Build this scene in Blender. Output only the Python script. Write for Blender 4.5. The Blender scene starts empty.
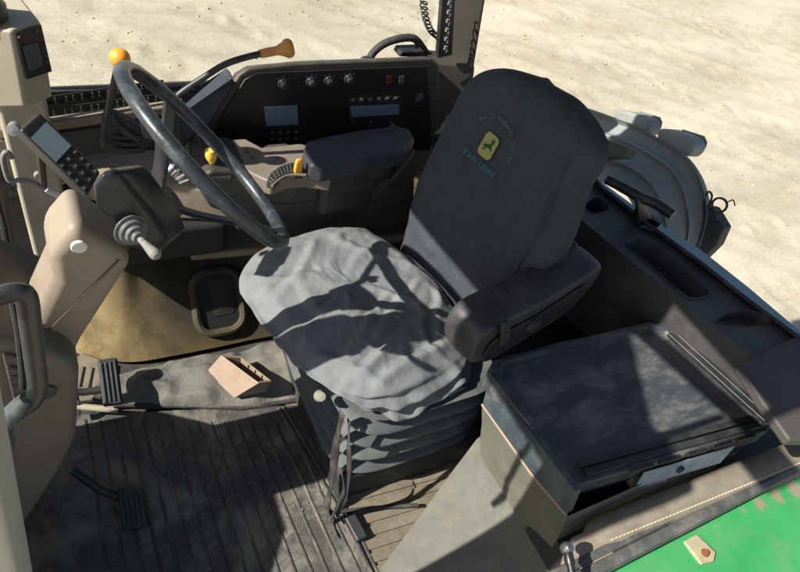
import bpy, bmesh, math, random
from mathutils import Vector, Matrix, noise
random.seed(7)
V = Vector
scene = bpy.context.scene
COL = scene.collection

# ------------------------------------------------------------------ camera
FPX = 619.0                                   # focal length in pixels of the 800 px wide photograph
AX = V((0.87830678, -0.16476173, 0.44881039))   # world axes seen from the camera (right, down, forward)
AY = V((-0.42313749, -0.70487756, 0.56929982))
AZ = V((0.22255755, -0.6899284, -0.68881561))
CAM = V((0, 0, 1.7))


def ray(px, py):
    v = V((px - 400, py - 286, FPX))
    return V((v.dot(AX), v.dot(AY), v.dot(AZ)))


def at(px, py, x=None, y=None, z=None):
    """point of the place seen at a pixel, on a plane of known x, y or z"""
    r = ray(px, py)
    i, val = (0, x) if x is not None else (1, y) if y is not None else (2, z)
    return CAM + r * ((val - CAM[i]) / r[i])


def on_plane(px, py, p0, n):
    r = ray(px, py)
    return CAM + r * ((p0 - CAM).dot(n) / r.dot(n))


cd = bpy.data.cameras.new('camera')
cam = bpy.data.objects.new('camera', cd)
COL.objects.link(cam)
right = V((AX.x, AY.x, AZ.x)); down = V((AX.y, AY.y, AZ.y)); fwd = V((AX.z, AY.z, AZ.z))
m3 = Matrix((right, -down, -fwd)).transposed()
cam.matrix_world = Matrix.Translation(CAM) @ m3.to_4x4()
cd.sensor_fit = 'HORIZONTAL'; cd.sensor_width = 36; cd.lens = FPX / 800 * 36
cd.clip_start = 0.02; cd.clip_end = 2000
scene.camera = cam

# ------------------------------------------------------------------ light
SUN = V((0.785, -0.035, -0.62)).normalized()         # direction the light travels
el = math.asin(-SUN.z); az = math.atan2(-SUN.x, -SUN.y)
w = bpy.data.worlds.new('World'); scene.world = w; w.use_nodes = True
nt = w.node_tree
sky = nt.nodes.new('ShaderNodeTexSky'); sky.sky_type = 'NISHITA'; sky.sun_disc = False
sky.sun_elevation = el; sky.sun_rotation = az
nt.links.new(sky.outputs[0], nt.nodes['Background'].inputs[0])
nt.nodes['Background'].inputs[1].default_value = 0.064
sd = bpy.data.lights.new('sun', 'SUN'); sd.energy = 5.0; sd.angle = math.radians(0.6); sd.color = (1.0, 0.955, 0.88)
so = bpy.data.objects.new('sun', sd); COL.objects.link(so)
so.rotation_mode = 'QUATERNION'; so.rotation_quaternion = V((0, 0, -1)).rotation_difference(SUN)
vs = scene.view_settings
vs.view_transform = 'Standard'; vs.look = 'None'; vs.gamma = 1; vs.exposure = 0.88; vs.use_curve_mapping = False
scene.cycles.max_bounces = 8
scene.cycles.use_denoising = True
scene.cycles.sample_clamp_indirect = 4


# ------------------------------------------------------------------ materials
def mat(name, col, rough=0.6, var=0.18, scale=14, bump=0.15, bscale=160, bdist=0.002, dirt=None, damt=0.45,
        dscale=7, metal=0.0, spec=0.5, weave=None, stretch=None, coat=0.0, sheen=0.0, hook=None):
    m = bpy.data.materials.new(name); m.use_nodes = True
    t = m.node_tree; N = t.nodes; L = t.links
    b = N['Principled BSDF']
    b.inputs['Roughness'].default_value = rough; b.inputs['Metallic'].default_value = metal
    b.inputs['Specular IOR Level'].default_value = spec
    if coat: b.inputs['Coat Weight'].default_value = coat; b.inputs['Coat Roughness'].default_value = 0.15
    if sheen: b.inputs['Sheen Weight'].default_value = sheen; b.inputs['Sheen Roughness'].default_value = 0.5
    tc = N.new('ShaderNodeTexCoord'); src = tc.outputs['Object']
    if stretch:
        mp = N.new('ShaderNodeMapping'); mp.inputs['Scale'].default_value = stretch
        L.new(src, mp.inputs[0]); ssrc = mp.outputs[0]
    else:
        ssrc = src
    n1 = N.new('ShaderNodeTexNoise'); n1.inputs['Scale'].default_value = scale; n1.inputs['Detail'].default_value = 6
    n1.inputs['Roughness'].default_value = 0.65
    L.new(ssrc, n1.inputs['Vector'])
    r1 = N.new('ShaderNodeValToRGB'); r1.color_ramp.elements[0].position = .3; r1.color_ramp.elements[1].position = .7
    r1.color_ramp.elements[0].color = [c * (1 - var) for c in col] + [1]
    r1.color_ramp.elements[1].color = [min(1, c * (1 + var)) for c in col] + [1]
    L.new(n1.outputs[0], r1.inputs[0]); cout = r1.outputs[0]
    if dirt:
        n2 = N.new('ShaderNodeTexNoise'); n2.inputs['Scale'].default_value = dscale; n2.inputs['Detail'].default_value = 9
        n2.inputs['Roughness'].default_value = 0.72; n2.inputs['Distortion'].default_value = .4
        L.new(ssrc, n2.inputs['Vector'])
        r2 = N.new('ShaderNodeValToRGB'); r2.color_ramp.elements[0].position = .47; r2.color_ramp.elements[1].position = .68
        r2.color_ramp.elements[0].color = (0, 0, 0, 1); r2.color_ramp.elements[1].color = (damt, damt, damt, 1)
        L.new(n2.outputs[0], r2.inputs[0])
        mx = N.new('ShaderNodeMix'); mx.data_type = 'RGBA'
        L.new(r2.outputs[0], mx.inputs['Factor']); L.new(cout, mx.inputs[6]); mx.inputs[7].default_value = list(dirt) + [1]
        cout = mx.outputs[2]
        ra = N.new('ShaderNodeMath'); ra.operation = 'MULTIPLY_ADD'; L.new(r2.outputs[0], ra.inputs[0])
        ra.inputs[1].default_value = .35; ra.inputs[2].default_value = rough
        L.new(ra.outputs[0], b.inputs['Roughness'])
    if hook: cout = hook(t, src, cout)
    L.new(cout, b.inputs['Base Color'])
    hsrc = None
    nb = N.new('ShaderNodeTexNoise'); nb.inputs['Scale'].default_value = bscale; nb.inputs['Detail'].default_value = 3
    L.new(ssrc, nb.inputs['Vector']); hsrc = nb.outputs[0]
    if weave:
        wv = N.new('ShaderNodeTexWave'); wv.wave_type = 'BANDS'; wv.bands_direction = weave[0]
        wv.inputs['Scale'].default_value = weave[1]; wv.inputs['Distortion'].default_value = 1.2
        L.new(src, wv.inputs['Vector'])
        ad = N.new('ShaderNodeMath'); ad.operation = 'ADD'
        L.new(hsrc, ad.inputs[0]); L.new(wv.outputs[0], ad.inputs[1]); hsrc = ad.outputs[0]
    bp = N.new('ShaderNodeBump'); bp.inputs['Strength'].default_value = bump; bp.inputs['Distance'].default_value = bdist
    L.new(hsrc, bp.inputs['Height']); L.new(bp.outputs[0], b.inputs['Normal'])
    return m


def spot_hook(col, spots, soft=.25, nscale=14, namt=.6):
    """patches of wear, stain and painted shade with a shape of their own: list of (centre, radius) in object space"""
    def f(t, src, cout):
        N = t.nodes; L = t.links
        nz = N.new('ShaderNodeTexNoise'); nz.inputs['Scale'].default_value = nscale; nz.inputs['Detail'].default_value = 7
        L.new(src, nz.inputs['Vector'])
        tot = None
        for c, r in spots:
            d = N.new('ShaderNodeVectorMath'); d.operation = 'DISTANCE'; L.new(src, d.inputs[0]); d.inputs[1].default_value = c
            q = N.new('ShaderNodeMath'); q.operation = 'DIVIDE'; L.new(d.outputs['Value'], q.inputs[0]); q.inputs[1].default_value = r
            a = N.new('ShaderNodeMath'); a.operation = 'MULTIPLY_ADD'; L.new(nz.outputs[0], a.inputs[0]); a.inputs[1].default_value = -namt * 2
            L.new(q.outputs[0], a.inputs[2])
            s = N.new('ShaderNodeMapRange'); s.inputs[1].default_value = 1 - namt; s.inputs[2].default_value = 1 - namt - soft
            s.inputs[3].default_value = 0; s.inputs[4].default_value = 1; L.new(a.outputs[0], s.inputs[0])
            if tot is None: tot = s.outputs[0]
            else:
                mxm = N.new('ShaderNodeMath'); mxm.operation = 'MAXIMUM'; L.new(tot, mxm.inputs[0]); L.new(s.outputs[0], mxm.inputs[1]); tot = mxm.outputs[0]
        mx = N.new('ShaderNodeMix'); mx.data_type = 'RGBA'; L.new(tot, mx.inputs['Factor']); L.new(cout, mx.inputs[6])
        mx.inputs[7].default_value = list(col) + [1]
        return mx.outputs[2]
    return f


DUST = (.30, .26, .19)
BLK = mat('black_plastic', (.018, .019, .021), .42, .3, 20, .12, 400, dirt=DUST, damt=.10, dscale=12)
BLK2 = mat('black_rubber', (.022, .022, .023), .7, .3, 20, .2, 250, dirt=DUST, damt=.18, dscale=10)
GLOSS = mat('worn_black_grip', (.020, .027, .032), .36, .35, 26, .25, 120, .0015, dirt=(.22, .25, .26), damt=.28, dscale=22)
SHROUD = mat('shroud_plastic', (.011, .014, .017), .34, .25, 20, .12, 300, dirt=DUST, damt=.08)
BEIGE = mat('beige_trim', (.25, .205, .152), .55, .12, 10, .3, 520, .0012, dirt=(.14, .11, .078), damt=.5, dscale=7)
BEIGE_L = mat('pale_post_trim', (.40, .36, .27), .5, .08, 9, .25, 520, .001, dirt=(.22, .185, .13), damt=.5, dscale=7)
BROWN = mat('brown_trim', (.052, .045, .037), .55, .15, 12, .15, 380, dirt=DUST, damt=.2)
DASH = mat('dash_trim', (.12, .105, .086), .6, .12, 10, .18, 420, dirt=(.08, .07, .055), damt=.4)
CONS = mat('console_trim', (.042, .037, .032), .55, .18, 12, .14, 380, dirt=(.24, .2, .15), damt=.25, dscale=9)
CONSTOP = mat('console_top', (.19, .16, .127), .5, .15, 14, .12, 380, dirt=(.14, .11, .08), damt=.5, dscale=11)
SHELF = mat('shelf_trim', (.036, .036, .037), .5, .2, 10, .15, 420, dirt=DUST, damt=.16, dscale=5)
SHELFD = mat('pocket_trim', (.016, .016, .017), .6, .2, 10, .1, 300)
SPK = mat('speaker_cover', (.055, .05, .046), .6, .15, 10, .3, 500)
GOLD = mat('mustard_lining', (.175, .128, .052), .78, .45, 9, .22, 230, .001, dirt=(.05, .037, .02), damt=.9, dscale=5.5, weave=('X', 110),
           hook=spot_hook((.030, .023, .012), [(V((.36, 1.39, .17)), .27), (V((.30, 1.50, .36)), .34), (V((.62, 1.36, .12)), .30), (V((-.02, 1.47, .30)), .16)], .55, 9, .35))  # spots paint shade on the hump's right and top, plus staining at the hole
MATR = mat('rubber_mat', (.060, .058, .052), .62, .35, 9, .4, 120, .002, dirt=(.25, .232, .185), damt=.95, dscale=5.2)
RIBW = mat('worn_rib', (.042, .041, .037), .65, .4, 25, .3, 140, dirt=(.21, .19, .14), damt=.85, dscale=7)
FLOORT = mat('tan_floor', (.165, .14, .098), .75, .25, 16, .3, 180, dirt=(.06, .05, .035), damt=.6, dscale=10)
FLOORD = mat('dark_floor', (.03, .028, .025), .8, .3, 14, .3, 150, dirt=DUST, damt=.2)
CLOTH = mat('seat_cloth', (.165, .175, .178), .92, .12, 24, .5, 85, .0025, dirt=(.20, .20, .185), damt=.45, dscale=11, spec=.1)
CLOTH_SHADE = mat('shaded_cloth', (.058, .064, .073), .92, .16, 22, .7, 110, .003, dirt=(.085, .09, .10), damt=.3, dscale=6, spec=.1)  # same cloth as the cushion, backrest shade put into a darker, bluer colour
BELLOW = mat('bellows_rubber', (.070, .078, .079), .7, .25, 14, .25, 160, dirt=(.2, .19, .15), damt=.35)
FLAP = mat('grey_sheet', (.115, .113, .098), .8, .25, 7, .5, 90, .004, dirt=(.23, .205, .15), damt=.6, dscale=6)
TAN = mat('tan_bin', (.29, .215, .155), .6, .14, 14, .15, 300, dirt=(.3, .2, .13), damt=.3, dscale=14)
ARM = mat('armrest_vinyl', (.031, .031, .034), .5, .2, 14, .3, 320, .001, dirt=DUST, damt=.16)
PAD = mat('armrest_blue_grey', (.038, .042, .050), .5, .2, 14, .2, 320, .001, dirt=DUST, damt=.12)
TRAY = mat('tray_plastic', (.05, .055, .061), .45, .25, 8, .2, 300, dirt=(.20, .195, .18), damt=.7, dscale=8, stretch=(1, 2.2, 1))
TRAYF = mat('tray_front', (.040, .055, .062), .42, .3, 12, .15, 300, dirt=(.2, .2, .19), damt=.3, dscale=12)
OLIVE = mat('olive_box_cloth', (.105, .104, .082), .85, .16, 14, .5, 420, .002, dirt=(.17, .155, .105), damt=.4)
RISER = mat('sill_carpet', (.120, .118, .10), .85, .16, 26, .6, 420, .003, dirt=(.19, .175, .13), damt=.45, dscale=7)
TRIM = mat('padded_trim', (.22, .19, .145), .8, .2, 16, .5, 380, .002, dirt=(.10, .08, .055), damt=.4, dscale=9)
STITCH = mat('stitch', (.62, .52, .30), .8)
SEAL = mat('rubber_seal', (.085, .086, .08), .5, .3, 16, .2, 200, dirt=(.27, .25, .2), damt=.6)
_fsp = [(V(at(a_, b_, z=.41)), r_) for a_, b_, r_ in ((738, 512, .022), (755, 506, .028), (772, 499, .030), (790, 491, .034), (806, 484, .04))]
GREEN = mat('green_paint', (.042, .29, .085), .28, .12, 6, .12, 40, .002, dirt=(.13, .29, .13), damt=.5, dscale=9, coat=.5,
            hook=spot_hook((.26, .215, .15), [(c - V((1.2, 0, .4)), r) for c, r in _fsp], .30, 30, .55))
CREAM = mat('cream_metal', (.36, .33, .21), .5, .2, 30, .2, 200, dirt=(.3, .12, .04), damt=.5, dscale=40)
RUST = mat('rusty_bolt', (.22, .075, .025), .7, .3, 60, .4, 300)
STEEL = mat('dull_steel', (.30, .31, .32), .3, .2, 40, .1, 200, metal=.9)
CHROME = mat('bright_metal', (.7, .7, .7), .2, .1, 40, .05, 200, metal=1)
SILVER = mat('silver_plate', (.26, .31, .35), .38, .2, 18, .15, 200, dirt=(.1, .1, .1), damt=.4)
ORANGE = mat('orange_knob', (.80, .33, .035), .35, .1, 30, .08, 200, dirt=(.4, .16, .03), damt=.3, dscale=40)
TANKNOB = mat('worn_orange_grip', (.60, .27, .07), .45, .2, 40, .1, 200)
YELLOW = mat('yellow_knob', (.75, .50, .07), .35, .1, 30)
WHITE = mat('white_plastic', (.62, .60, .55), .45, .08, 30)
LGREY = mat('pale_grey_plastic', (.22, .225, .22), .5, .1, 30)
SCREEN = mat('lcd_screen', (.15, .20, .24), .18, .06, 4, .0, 10)
SCREEND = mat('dark_screen', (.085, .095, .09), .15, .06, 4, .0, 10)
LCDB = mat('lcd_window', (.15, .20, .26), .2, .06, 4, .0, 10)
MARK = mat('printed_marks', (.26, .27, .27), .6)
MARKD = mat('dim_marks', (.075, .078, .08), .6)
RED = mat('red_switch', (.10, .012, .010), .5)
RAIL = mat('slotted_rail', (.016, .016, .016), .5, .2)
RGREY = mat('dusty_grey_guard', (.24, .255, .25), .7, .16, 8, .3, 120, dirt=(.33, .30, .23), damt=.55, dscale=6)
LAMPG = mat('lamp_shell', (.27, .285, .275), .6, .15, 12, .2, 150, dirt=(.35, .31, .23), damt=.6)
ROOFM = mat('roof_shell', (.25, .24, .22), .6, .1, 6)
BLUEF = mat('pale_blue_edge', (.20, .30, .34), .3, .1, 12, .05, 100)
BADGE = mat('badge_yellow', (.33, .335, .11), .8, .08, 60, .3, 900)
BADGEG = mat('badge_green', (.012, .075, .03), .8)
THREADB = mat('thread_blue', (.055, .14, .18), .9)
THREADG = mat('thread_grey', (.085, .12, .105), .9)
RODM = mat('dark_rod', (.03, .034, .036), .35, .2, 20, metal=.5)
CABLE = mat('grey_cable', (.19, .185, .17), .6)


RIBP = mat('pedal_ridge', (.04, .044, .048), .5, .3, 25, dirt=(.16, .15, .13), damt=.4)
PILLAR = mat('pillar_trim', (.042, .037, .030), .55, .12, 8, .15, 380, dirt=(.03, .026, .02), damt=.4)


def glass_mat():
    m = bpy.data.materials.new('thin_glass'); m.use_nodes = True
    t = m.node_tree; N = t.nodes; L = t.links; N.remove(N['Principled BSDF'])
    tr = N.new('ShaderNodeBsdfTransparent'); tr.inputs[0].default_value = (.97, .985, .98, 1)
    gl = N.new('ShaderNodeBsdfGlossy'); gl.inputs['Roughness'].default_value = .01
    df = N.new('ShaderNodeBsdfDiffuse'); df.inputs[0].default_value = (.5, .46, .38, 1)
    fr = N.new('ShaderNodeFresnel'); ge = N.new('ShaderNodeNewGeometry'); io = N.new('ShaderNodeMapRange')
    io.inputs[3].default_value = 1.5; io.inputs[4].default_value = 1 / 1.5
    L.new(ge.outputs['Backfacing'], io.inputs[0]); L.new(io.outputs[0], fr.inputs[0])
    nz = N.new('ShaderNodeTexNoise'); nz.inputs['Scale'].default_value = 5; nz.inputs['Detail'].default_value = 8
    tc = N.new('ShaderNodeTexCoord'); L.new(tc.outputs['Object'], nz.inputs['Vector'])
    mr = N.new('ShaderNodeMapRange'); mr.inputs[1].default_value = .45; mr.inputs[2].default_value = .75
    mr.inputs[3].default_value = .0; mr.inputs[4].default_value = .06
    L.new(nz.outputs[0], mr.inputs[0])
    m2 = N.new('ShaderNodeMath'); m2.operation = 'MULTIPLY'; m2.inputs[1].default_value = 1.2; L.new(fr.outputs[0], m2.inputs[0])
    a = N.new('ShaderNodeMixShader'); L.new(m2.outputs[0], a.inputs[0]); L.new(tr.outputs[0], a.inputs[1]); L.new(gl.outputs[0], a.inputs[2])
    c = N.new('ShaderNodeMixShader'); L.new(mr.outputs[0], c.inputs[0]); L.new(a.outputs[0], c.inputs[1]); L.new(df.outputs[0], c.inputs[2])
    L.new(c.outputs[0], N['Material Output'].inputs[0])
    return m


GLASS = glass_mat()


# ------------------------------------------------------------------ mesh helpers
class MB:
    def __init__(s): s.bm = bmesh.new()

    def box(s, c, size, R=None):
        c = V(c); R = R or Matrix.Identity(3); h = V(size) / 2
        vs = [s.bm.verts.new(c + R @ V((sx * h.x, sy * h.y, sz * h.z))) for sx in (-1, 1) for sy in (-1, 1) for sz in (-1, 1)]
        for f in ((0, 1, 3, 2), (4, 6, 7, 5), (0, 4, 5, 1), (2, 3, 7, 6), (0, 2, 6, 4), (1, 5, 7, 3)):
            s.bm.faces.new([vs[i] for i in f])
        return s

    def prism(s, pts, vec):
        vec = V(vec)
        a = [s.bm.verts.new(V(p)) for p in pts]; b = [s.bm.verts.new(V(p) + vec) for p in pts]
        n = len(a)
        s.bm.faces.new(a[::-1]); s.bm.faces.new(b)
        for i in range(n): s.bm.faces.new((a[i], a[(i + 1) % n], b[(i + 1) % n], b[i]))
        return s

    def loft(s, rings, cap=True, closed=True):
        R = [[s.bm.verts.new(V(p)) for p in r] for r in rings]
        n = len(R[0])
        for i in range(len(R) - 1):
            for j in range(n if closed else n - 1):
                k = (j + 1) % n
                s.bm.faces.new((R[i][j], R[i][k], R[i + 1][k], R[i + 1][j]))
        if cap:
            s.bm.faces.new(R[0][::-1]); s.bm.faces.new(R[-1])
        return s

    def grid(s, rows): return s.loft(rows, cap=False, closed=False)

    def tube(s, path, r, n=10, closed=False, cap=True, flat=None):
        P = [V(p) for p in path]; m = len(P)
        rr = r if isinstance(r, (list, tuple)) else [r] * m
        rings = []; up = None
        for i in range(m):
            if closed: t = P[(i + 1) % m] - P[i - 1]
            else: t = P[min(i + 1, m - 1)] - P[max(i - 1, 0)]
            t.normalize()
            if up is None:
                up = V((0, 0, 1)) if abs(t.z) < .9 else V((1, 0, 0))
            b = t.cross(up).normalized(); up = b.cross(t).normalized()
            k = flat or 1
            rings.append([P[i] + (b * math.cos(2 * math.pi * j / n) + up * math.sin(2 * math.pi * j / n) * k) * rr[i] for j in range(n)])
        if closed:
            rings.append(rings[0]); 
            R = [[s.bm.verts.new(p) for p in r_] for r_ in rings[:-1]]; R.append(R[0])
            for i in range(m):
                for j in range(n):
                    q = (j + 1) % n; s.bm.faces.new((R[i][j], R[i][q], R[i + 1][q], R[i + 1][j]))
        else:
            s.loft(rings, cap)
        return s

    def lathe(s, prof, o, axis, n=20):
        o = V(o); ax = V(axis).normalized(); e1 = ax.orthogonal().normalized(); e2 = ax.cross(e1)
        rings = [[o + ax * h + (e1 * math.cos(2 * math.pi * j / n) + e2 * math.sin(2 * math.pi * j / n)) * max(r, .0002) for j in range(n)] for r, h in prof]
        return s.loft(rings)

    def ball(s, c, r, sc=(1, 1, 1), sub=3):
        M4 = Matrix.Translation(V(c)) @ Matrix.Diagonal((*sc, 1))
        bmesh.ops.create_icosphere(s.bm, subdivisions=sub, radius=r, matrix=M4)
        return s

    def displace(s, amp, sc, seed=0):
        s.bm.normal_update()
        for v in s.bm.verts:
            v.co += v.normal * amp * noise.fractal(v.co * sc + V((seed, seed * 1.7, 0)), 1.0, 2.0, 4)
        return s


def world_loc(o):
    p = V((0, 0, 0))
    while o: p += o.location; o = o.parent
    return p


def obj(name, mb, m, parent=None, bevel=0, seg=2, sub=0, smooth=True, sharp=None, loc=None, solid=0):
    bmesh.ops.recalc_face_normals(mb.bm, faces=mb.bm.faces)
    me = bpy.data.meshes.new(name); mb.bm.to_mesh(me); mb.bm.free()
    o = bpy.data.objects.new(name, me); COL.objects.link(o)
    me.materials.append(m)
    base = world_loc(parent) if parent else V(loc or (0, 0, 0))
    if base.length > 0: me.transform(Matrix.Translation(-base))
    if parent: o.parent = parent
    else: o.location = base
    if smooth:
        me.shade_smooth()
        if not bevel and not sub:
            me.set_sharp_from_angle(angle=math.radians(sharp or 38))
    if solid:
        md = o.modifiers.new('solid', 'SOLIDIFY'); md.thickness = solid; md.offset = 0
    if bevel:
        md = o.modifiers.new('bevel', 'BEVEL'); md.width = bevel; md.segments = seg; md.limit_method = 'ANGLE'
        md.angle_limit = math.radians(32); md.harden_normals = True
    if sub:
        md = o.modifiers.new('sub', 'SUBSURF'); md.levels = sub; md.render_levels = sub
    return o


def tag(o, label=None, cat=None, group=None, kind=None):
    if label: o['label'] = label
    if cat: o['category'] = cat
    if group: o['group'] = group
    if kind: o['kind'] = kind
    return o


def thing(name, label, cat, loc=(0, 0, 0), group=None):
    o = bpy.data.objects.new(name, None); COL.objects.link(o)
    o.location = V(loc); o.empty_display_size = .05
    return tag(o, label, cat, group)


def lerp(a, b, t): return a + (b - a) * t


def catmull(P, k=8, closed=False):
    P = [V(p) for p in P]; n = len(P); out = []
    rng = range(n) if closed else range(n - 1)
    for i in rng:
        p0 = P[(i - 1) % n] if closed or i > 0 else P[i]; p1 = P[i]; p2 = P[(i + 1) % n]
        p3 = P[(i + 2) % n] if closed or i + 2 < n else p2
        for j in range(k):
            t = j / k
            out.append(.5 * ((2 * p1) + (p2 - p0) * t + (2 * p0 - 5 * p1 + 4 * p2 - p3) * t * t + (3 * p1 - p0 - 3 * p2 + p3) * t ** 3))
    if not closed: out.append(P[-1].copy())
    return out


def chaikin(P, r=.16, it=3):
    P = [V(p) for p in P]
    for k in range(it):
        q = r if k == 0 else .25
        P = [p for i in range(len(P)) for p in (lerp(P[i], P[(i + 1) % len(P)], q), lerp(P[i], P[(i + 1) % len(P)], 1 - q))]
    return P


def rrect(c, ex, ey, w, h, r, n=5):
    """rounded rectangle outline in the plane ex, ey"""
    pts = []
    for sx, sy, a0 in ((1, 1, 0), (-1, 1, 90), (-1, -1, 180), (1, -1, 270)):
        for i in range(n + 1):
            a = math.radians(a0 + 90 * i / n)
            pts.append(c + ex * (sx * (w / 2 - r) + r * math.cos(a)) + ey * (sy * (h / 2 - r) + r * math.sin(a)))
    return pts


# ================================================================== GROUND
def ground_h(x, y):
    p = V((x, y, 0))
    h = .018 * noise.fractal(p * .3, 1, 2, 2) + .0015 * noise.fractal(p * 2.3, 1, 2, 4) + .004 * noise.fractal(p * 9, 1, 2, 3)
    # wheel tracks running obliquely past the tractor
    s = (x * .69 + y * .72)
    tt = (x * .72 - y * .69)
    for c, wd in ((9.0, .36), (7.75, .30), (10.35, .36), (6.3, .3), (5.0, .35), (12.4, .4)):
        d = (s - c - .22 * noise.noise(V((tt * .25, c, 0)))) / wd
        if abs(d) < 1.6:
            k = math.exp(-d * d * 1.4)
            lug = math.sin(tt * 17 + 5 * abs(d)) * (.5 + .5 * noise.noise(V((tt * 1.3, s * 2, 3))))
            h += k * (-.016 + .006 * lug + .055 * max(0, noise.fractal(p * 6.5, 1, 2, 4) - .05) * max(0, .5 + 1.2 * noise.noise(V((x * .7, y * .7, 8))))) + .012 * math.exp(-((abs(d) - 1.1) ** 2) * 14)
    return h


xs = []; x = -2.2
while x < 17.5: xs.append(x); x += .062
ys = []; y = .4
while y < 10.6: ys.append(y); y += .062
xs = [-900, -300, -100, -40, -18] + [-12 + .4 * i for i in range(25)] + xs + [18.5, 21, 26, 36, 60, 120, 300, 900]
ys = [-900, -300, -100, -40, -18, -9, -5, -2.6, -1.2, -.4] + ys + [11.5, 13.5, 17, 24, 40, 90, 300, 900]
g = MB()
g.grid([[V((x, y, -1.5 + ground_h(x, y))) for x in xs] for y in ys])


def ground_hook(t, src, cout):
    N = t.nodes; L = t.links
    nz = N.new('ShaderNodeTexNoise'); nz.inputs['Scale'].default_value = .8; nz.inputs['Detail'].default_value = 10; nz.inputs['Roughness'].default_value = .62
    mp = N.new('ShaderNodeMapping'); mp.inputs['Rotation'].default_value = (0, 0, .76); mp.inputs['Scale'].default_value = (.5, 1.6, 1)
    L.new(src, mp.inputs[0]); L.new(mp.outputs[0], nz.inputs['Vector'])
    r = N.new('ShaderNodeValToRGB'); r.color_ramp.elements[0].position = .36; r.color_ramp.elements[1].position = .64
    r.color_ramp.elements[0].color = (.86, .84, .79, 1); r.color_ramp.elements[1].color = (1.1, 1.1, 1.1, 1)
    L.new(nz.outputs[0], r.inputs[0])
    mx = N.new('ShaderNodeMix'); mx.data_type = 'RGBA'; mx.blend_type = 'MULTIPLY'; mx.inputs['Factor'].default_value = 1
    L.new(cout, mx.inputs[6]); L.new(r.outputs[0], mx.inputs[7])
    return mx.outputs[2]


SAND = mat('dry_sandy_earth', (.482, .430, .335), .95, .14, 38, .4, 60, .010, dirt=(.36, .31, .22), damt=.55, dscale=3.2, spec=.1, hook=ground_hook)
tag(obj('ground', g, SAND), kind='structure')

cl = MB()
for i in range(1500):
    if i % 3:
        c = random.choice((9.0, 7.75, 10.35, 5.0)); s = random.gauss(c, .33); tt = random.uniform(-7, 10)
        x = s * .69 + tt * .72; y = s * .72 - tt * .69
    else:
        x = random.uniform(-1, 16); y = random.uniform(.8, 10)
    if not (-1.5 < x < 17 and .6 < y < 10.4) or (x < 3.2 and y < 2.4): continue
    r = random.uniform(.006, .017) * (1.4 if i % 11 == 0 else 1)
    M4 = Matrix.Translation((x, y, -1.5 + ground_h(x, y) + r * .25)) @ Matrix.Rotation(random.uniform(0, 6), 4, 'Z') @ Matrix.Diagonal((random.uniform(.8, 1.7), random.uniform(.7, 1.2), random.uniform(.5, .8), 1))
    q = bmesh.ops.create_icosphere(cl.bm, subdivisions=1, radius=r, matrix=M4)
    for v in q['verts']: v.co += V((random.uniform(-1, 1), random.uniform(-1, 1), random.uniform(-1, 1))) * r * .22
tag(obj('soil_clods', cl, mat('dry_clods', (.43, .365, .26), .95, .2, 9, .5, 40, .01, spec=.1), smooth=False),
    'dry crumbs of sandy earth scattered along the wheel tracks', 'soil', kind='stuff')

# ================================================================== CAB SHELL
cab = thing('tractor_cab', 'beige and dark trimmed tractor cab shell around the seat with rear shelf and window posts', 'tractor cab')

f = MB(); f.box((.6, .95, -.03), (2.2, 2.0, .04)); obj('floor_pan', f, FLOORD, cab)
# right wall below the side window, rear wall below the shelf, front bulkhead (outside the picture)
f = MB(); f.prism([(-.5, 1.80, -.01), (1.62, 1.86, -.01), (1.62, 1.86, .46), (1.31, 1.85, .66), (-.5, 1.80, .64)], (0, .03, 0)); obj('side_wall', f, BROWN, cab)
f = MB(); f.prism([(1.60, .30, -.01), (1.60, 1.62, -.01), (1.60, 1.62, .52), (1.66, .30, .60)], (.03, 0, 0)); obj('rear_wall', f, SHELFD, cab)
fb = MB()
fb.prism([(-.36, .44, -.01), (-.36, 1.125, -.01), (-.36, 1.125, .40), (-.36, 1.05, .50), (-.36, .95, .60), (-.36, .66, .60), (-.36, .52, .52), (-.36, .44, .46)], (-.25, 0, 0))
obj('front_bulkhead', fb, BROWN, cab, bevel=.02)
# unseen cab roof, edges cut to set the shade; hatch opening and bar added
rz = 1.67
rf = MB()
def rbox(x0, x1, y0, y1, z0=1.67, z1=1.75): rf.box(((x0 + x1) / 2, (y0 + y1) / 2, (z0 + z1) / 2), (x1 - x0, y1 - y0, z1 - z0))
def rpoly(P): rf.prism([(a, b, rz) for a, b in P], (0, 0, .08))
rpoly([(-.60, .30), (-.34, .30), (-.34, .44), (-.19, .69), (-.20, .74), (-.60, .74)])      # in front of the added opening
rbox(-.34, .14, .30, .325); rpoly([(-.19, .69), (.14, .69), (.14, .74), (-.20, .74)])
rpoly([(-.10, .20), (-.03, .20), (-.03, .30), (-.10, .30)])  # invented tab that throws a dark patch on the padded trim
rbox(.14, 1.85, .30, .74); rpoly([(-.435, .74), (1.85, .74), (1.85, 1.32), (-.47, 1.32)])
rbox(-.62, 1.60, 1.32, 1.60)
rbox(1.72, 1.76, .30, 1.60, 1.42, 1.67)                                                # rear header
obj('roof', rf, ROOFM, cab)
hb = MB(); hb.prism([(-.015, .325, rz + .01), (.03, .325, rz + .01), (-.05, .69, rz + .01), (-.09, .69, rz + .01)], (0, 0, .03)); obj('shadow_bar', hb, BLK, cab)  # added bar that casts the dark band across the lid
lq = MB(); lq.box((1.70, .17, 1.10), (.09, .07, 1.16)); obj('quarter_post', lq, BROWN, cab)

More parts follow.
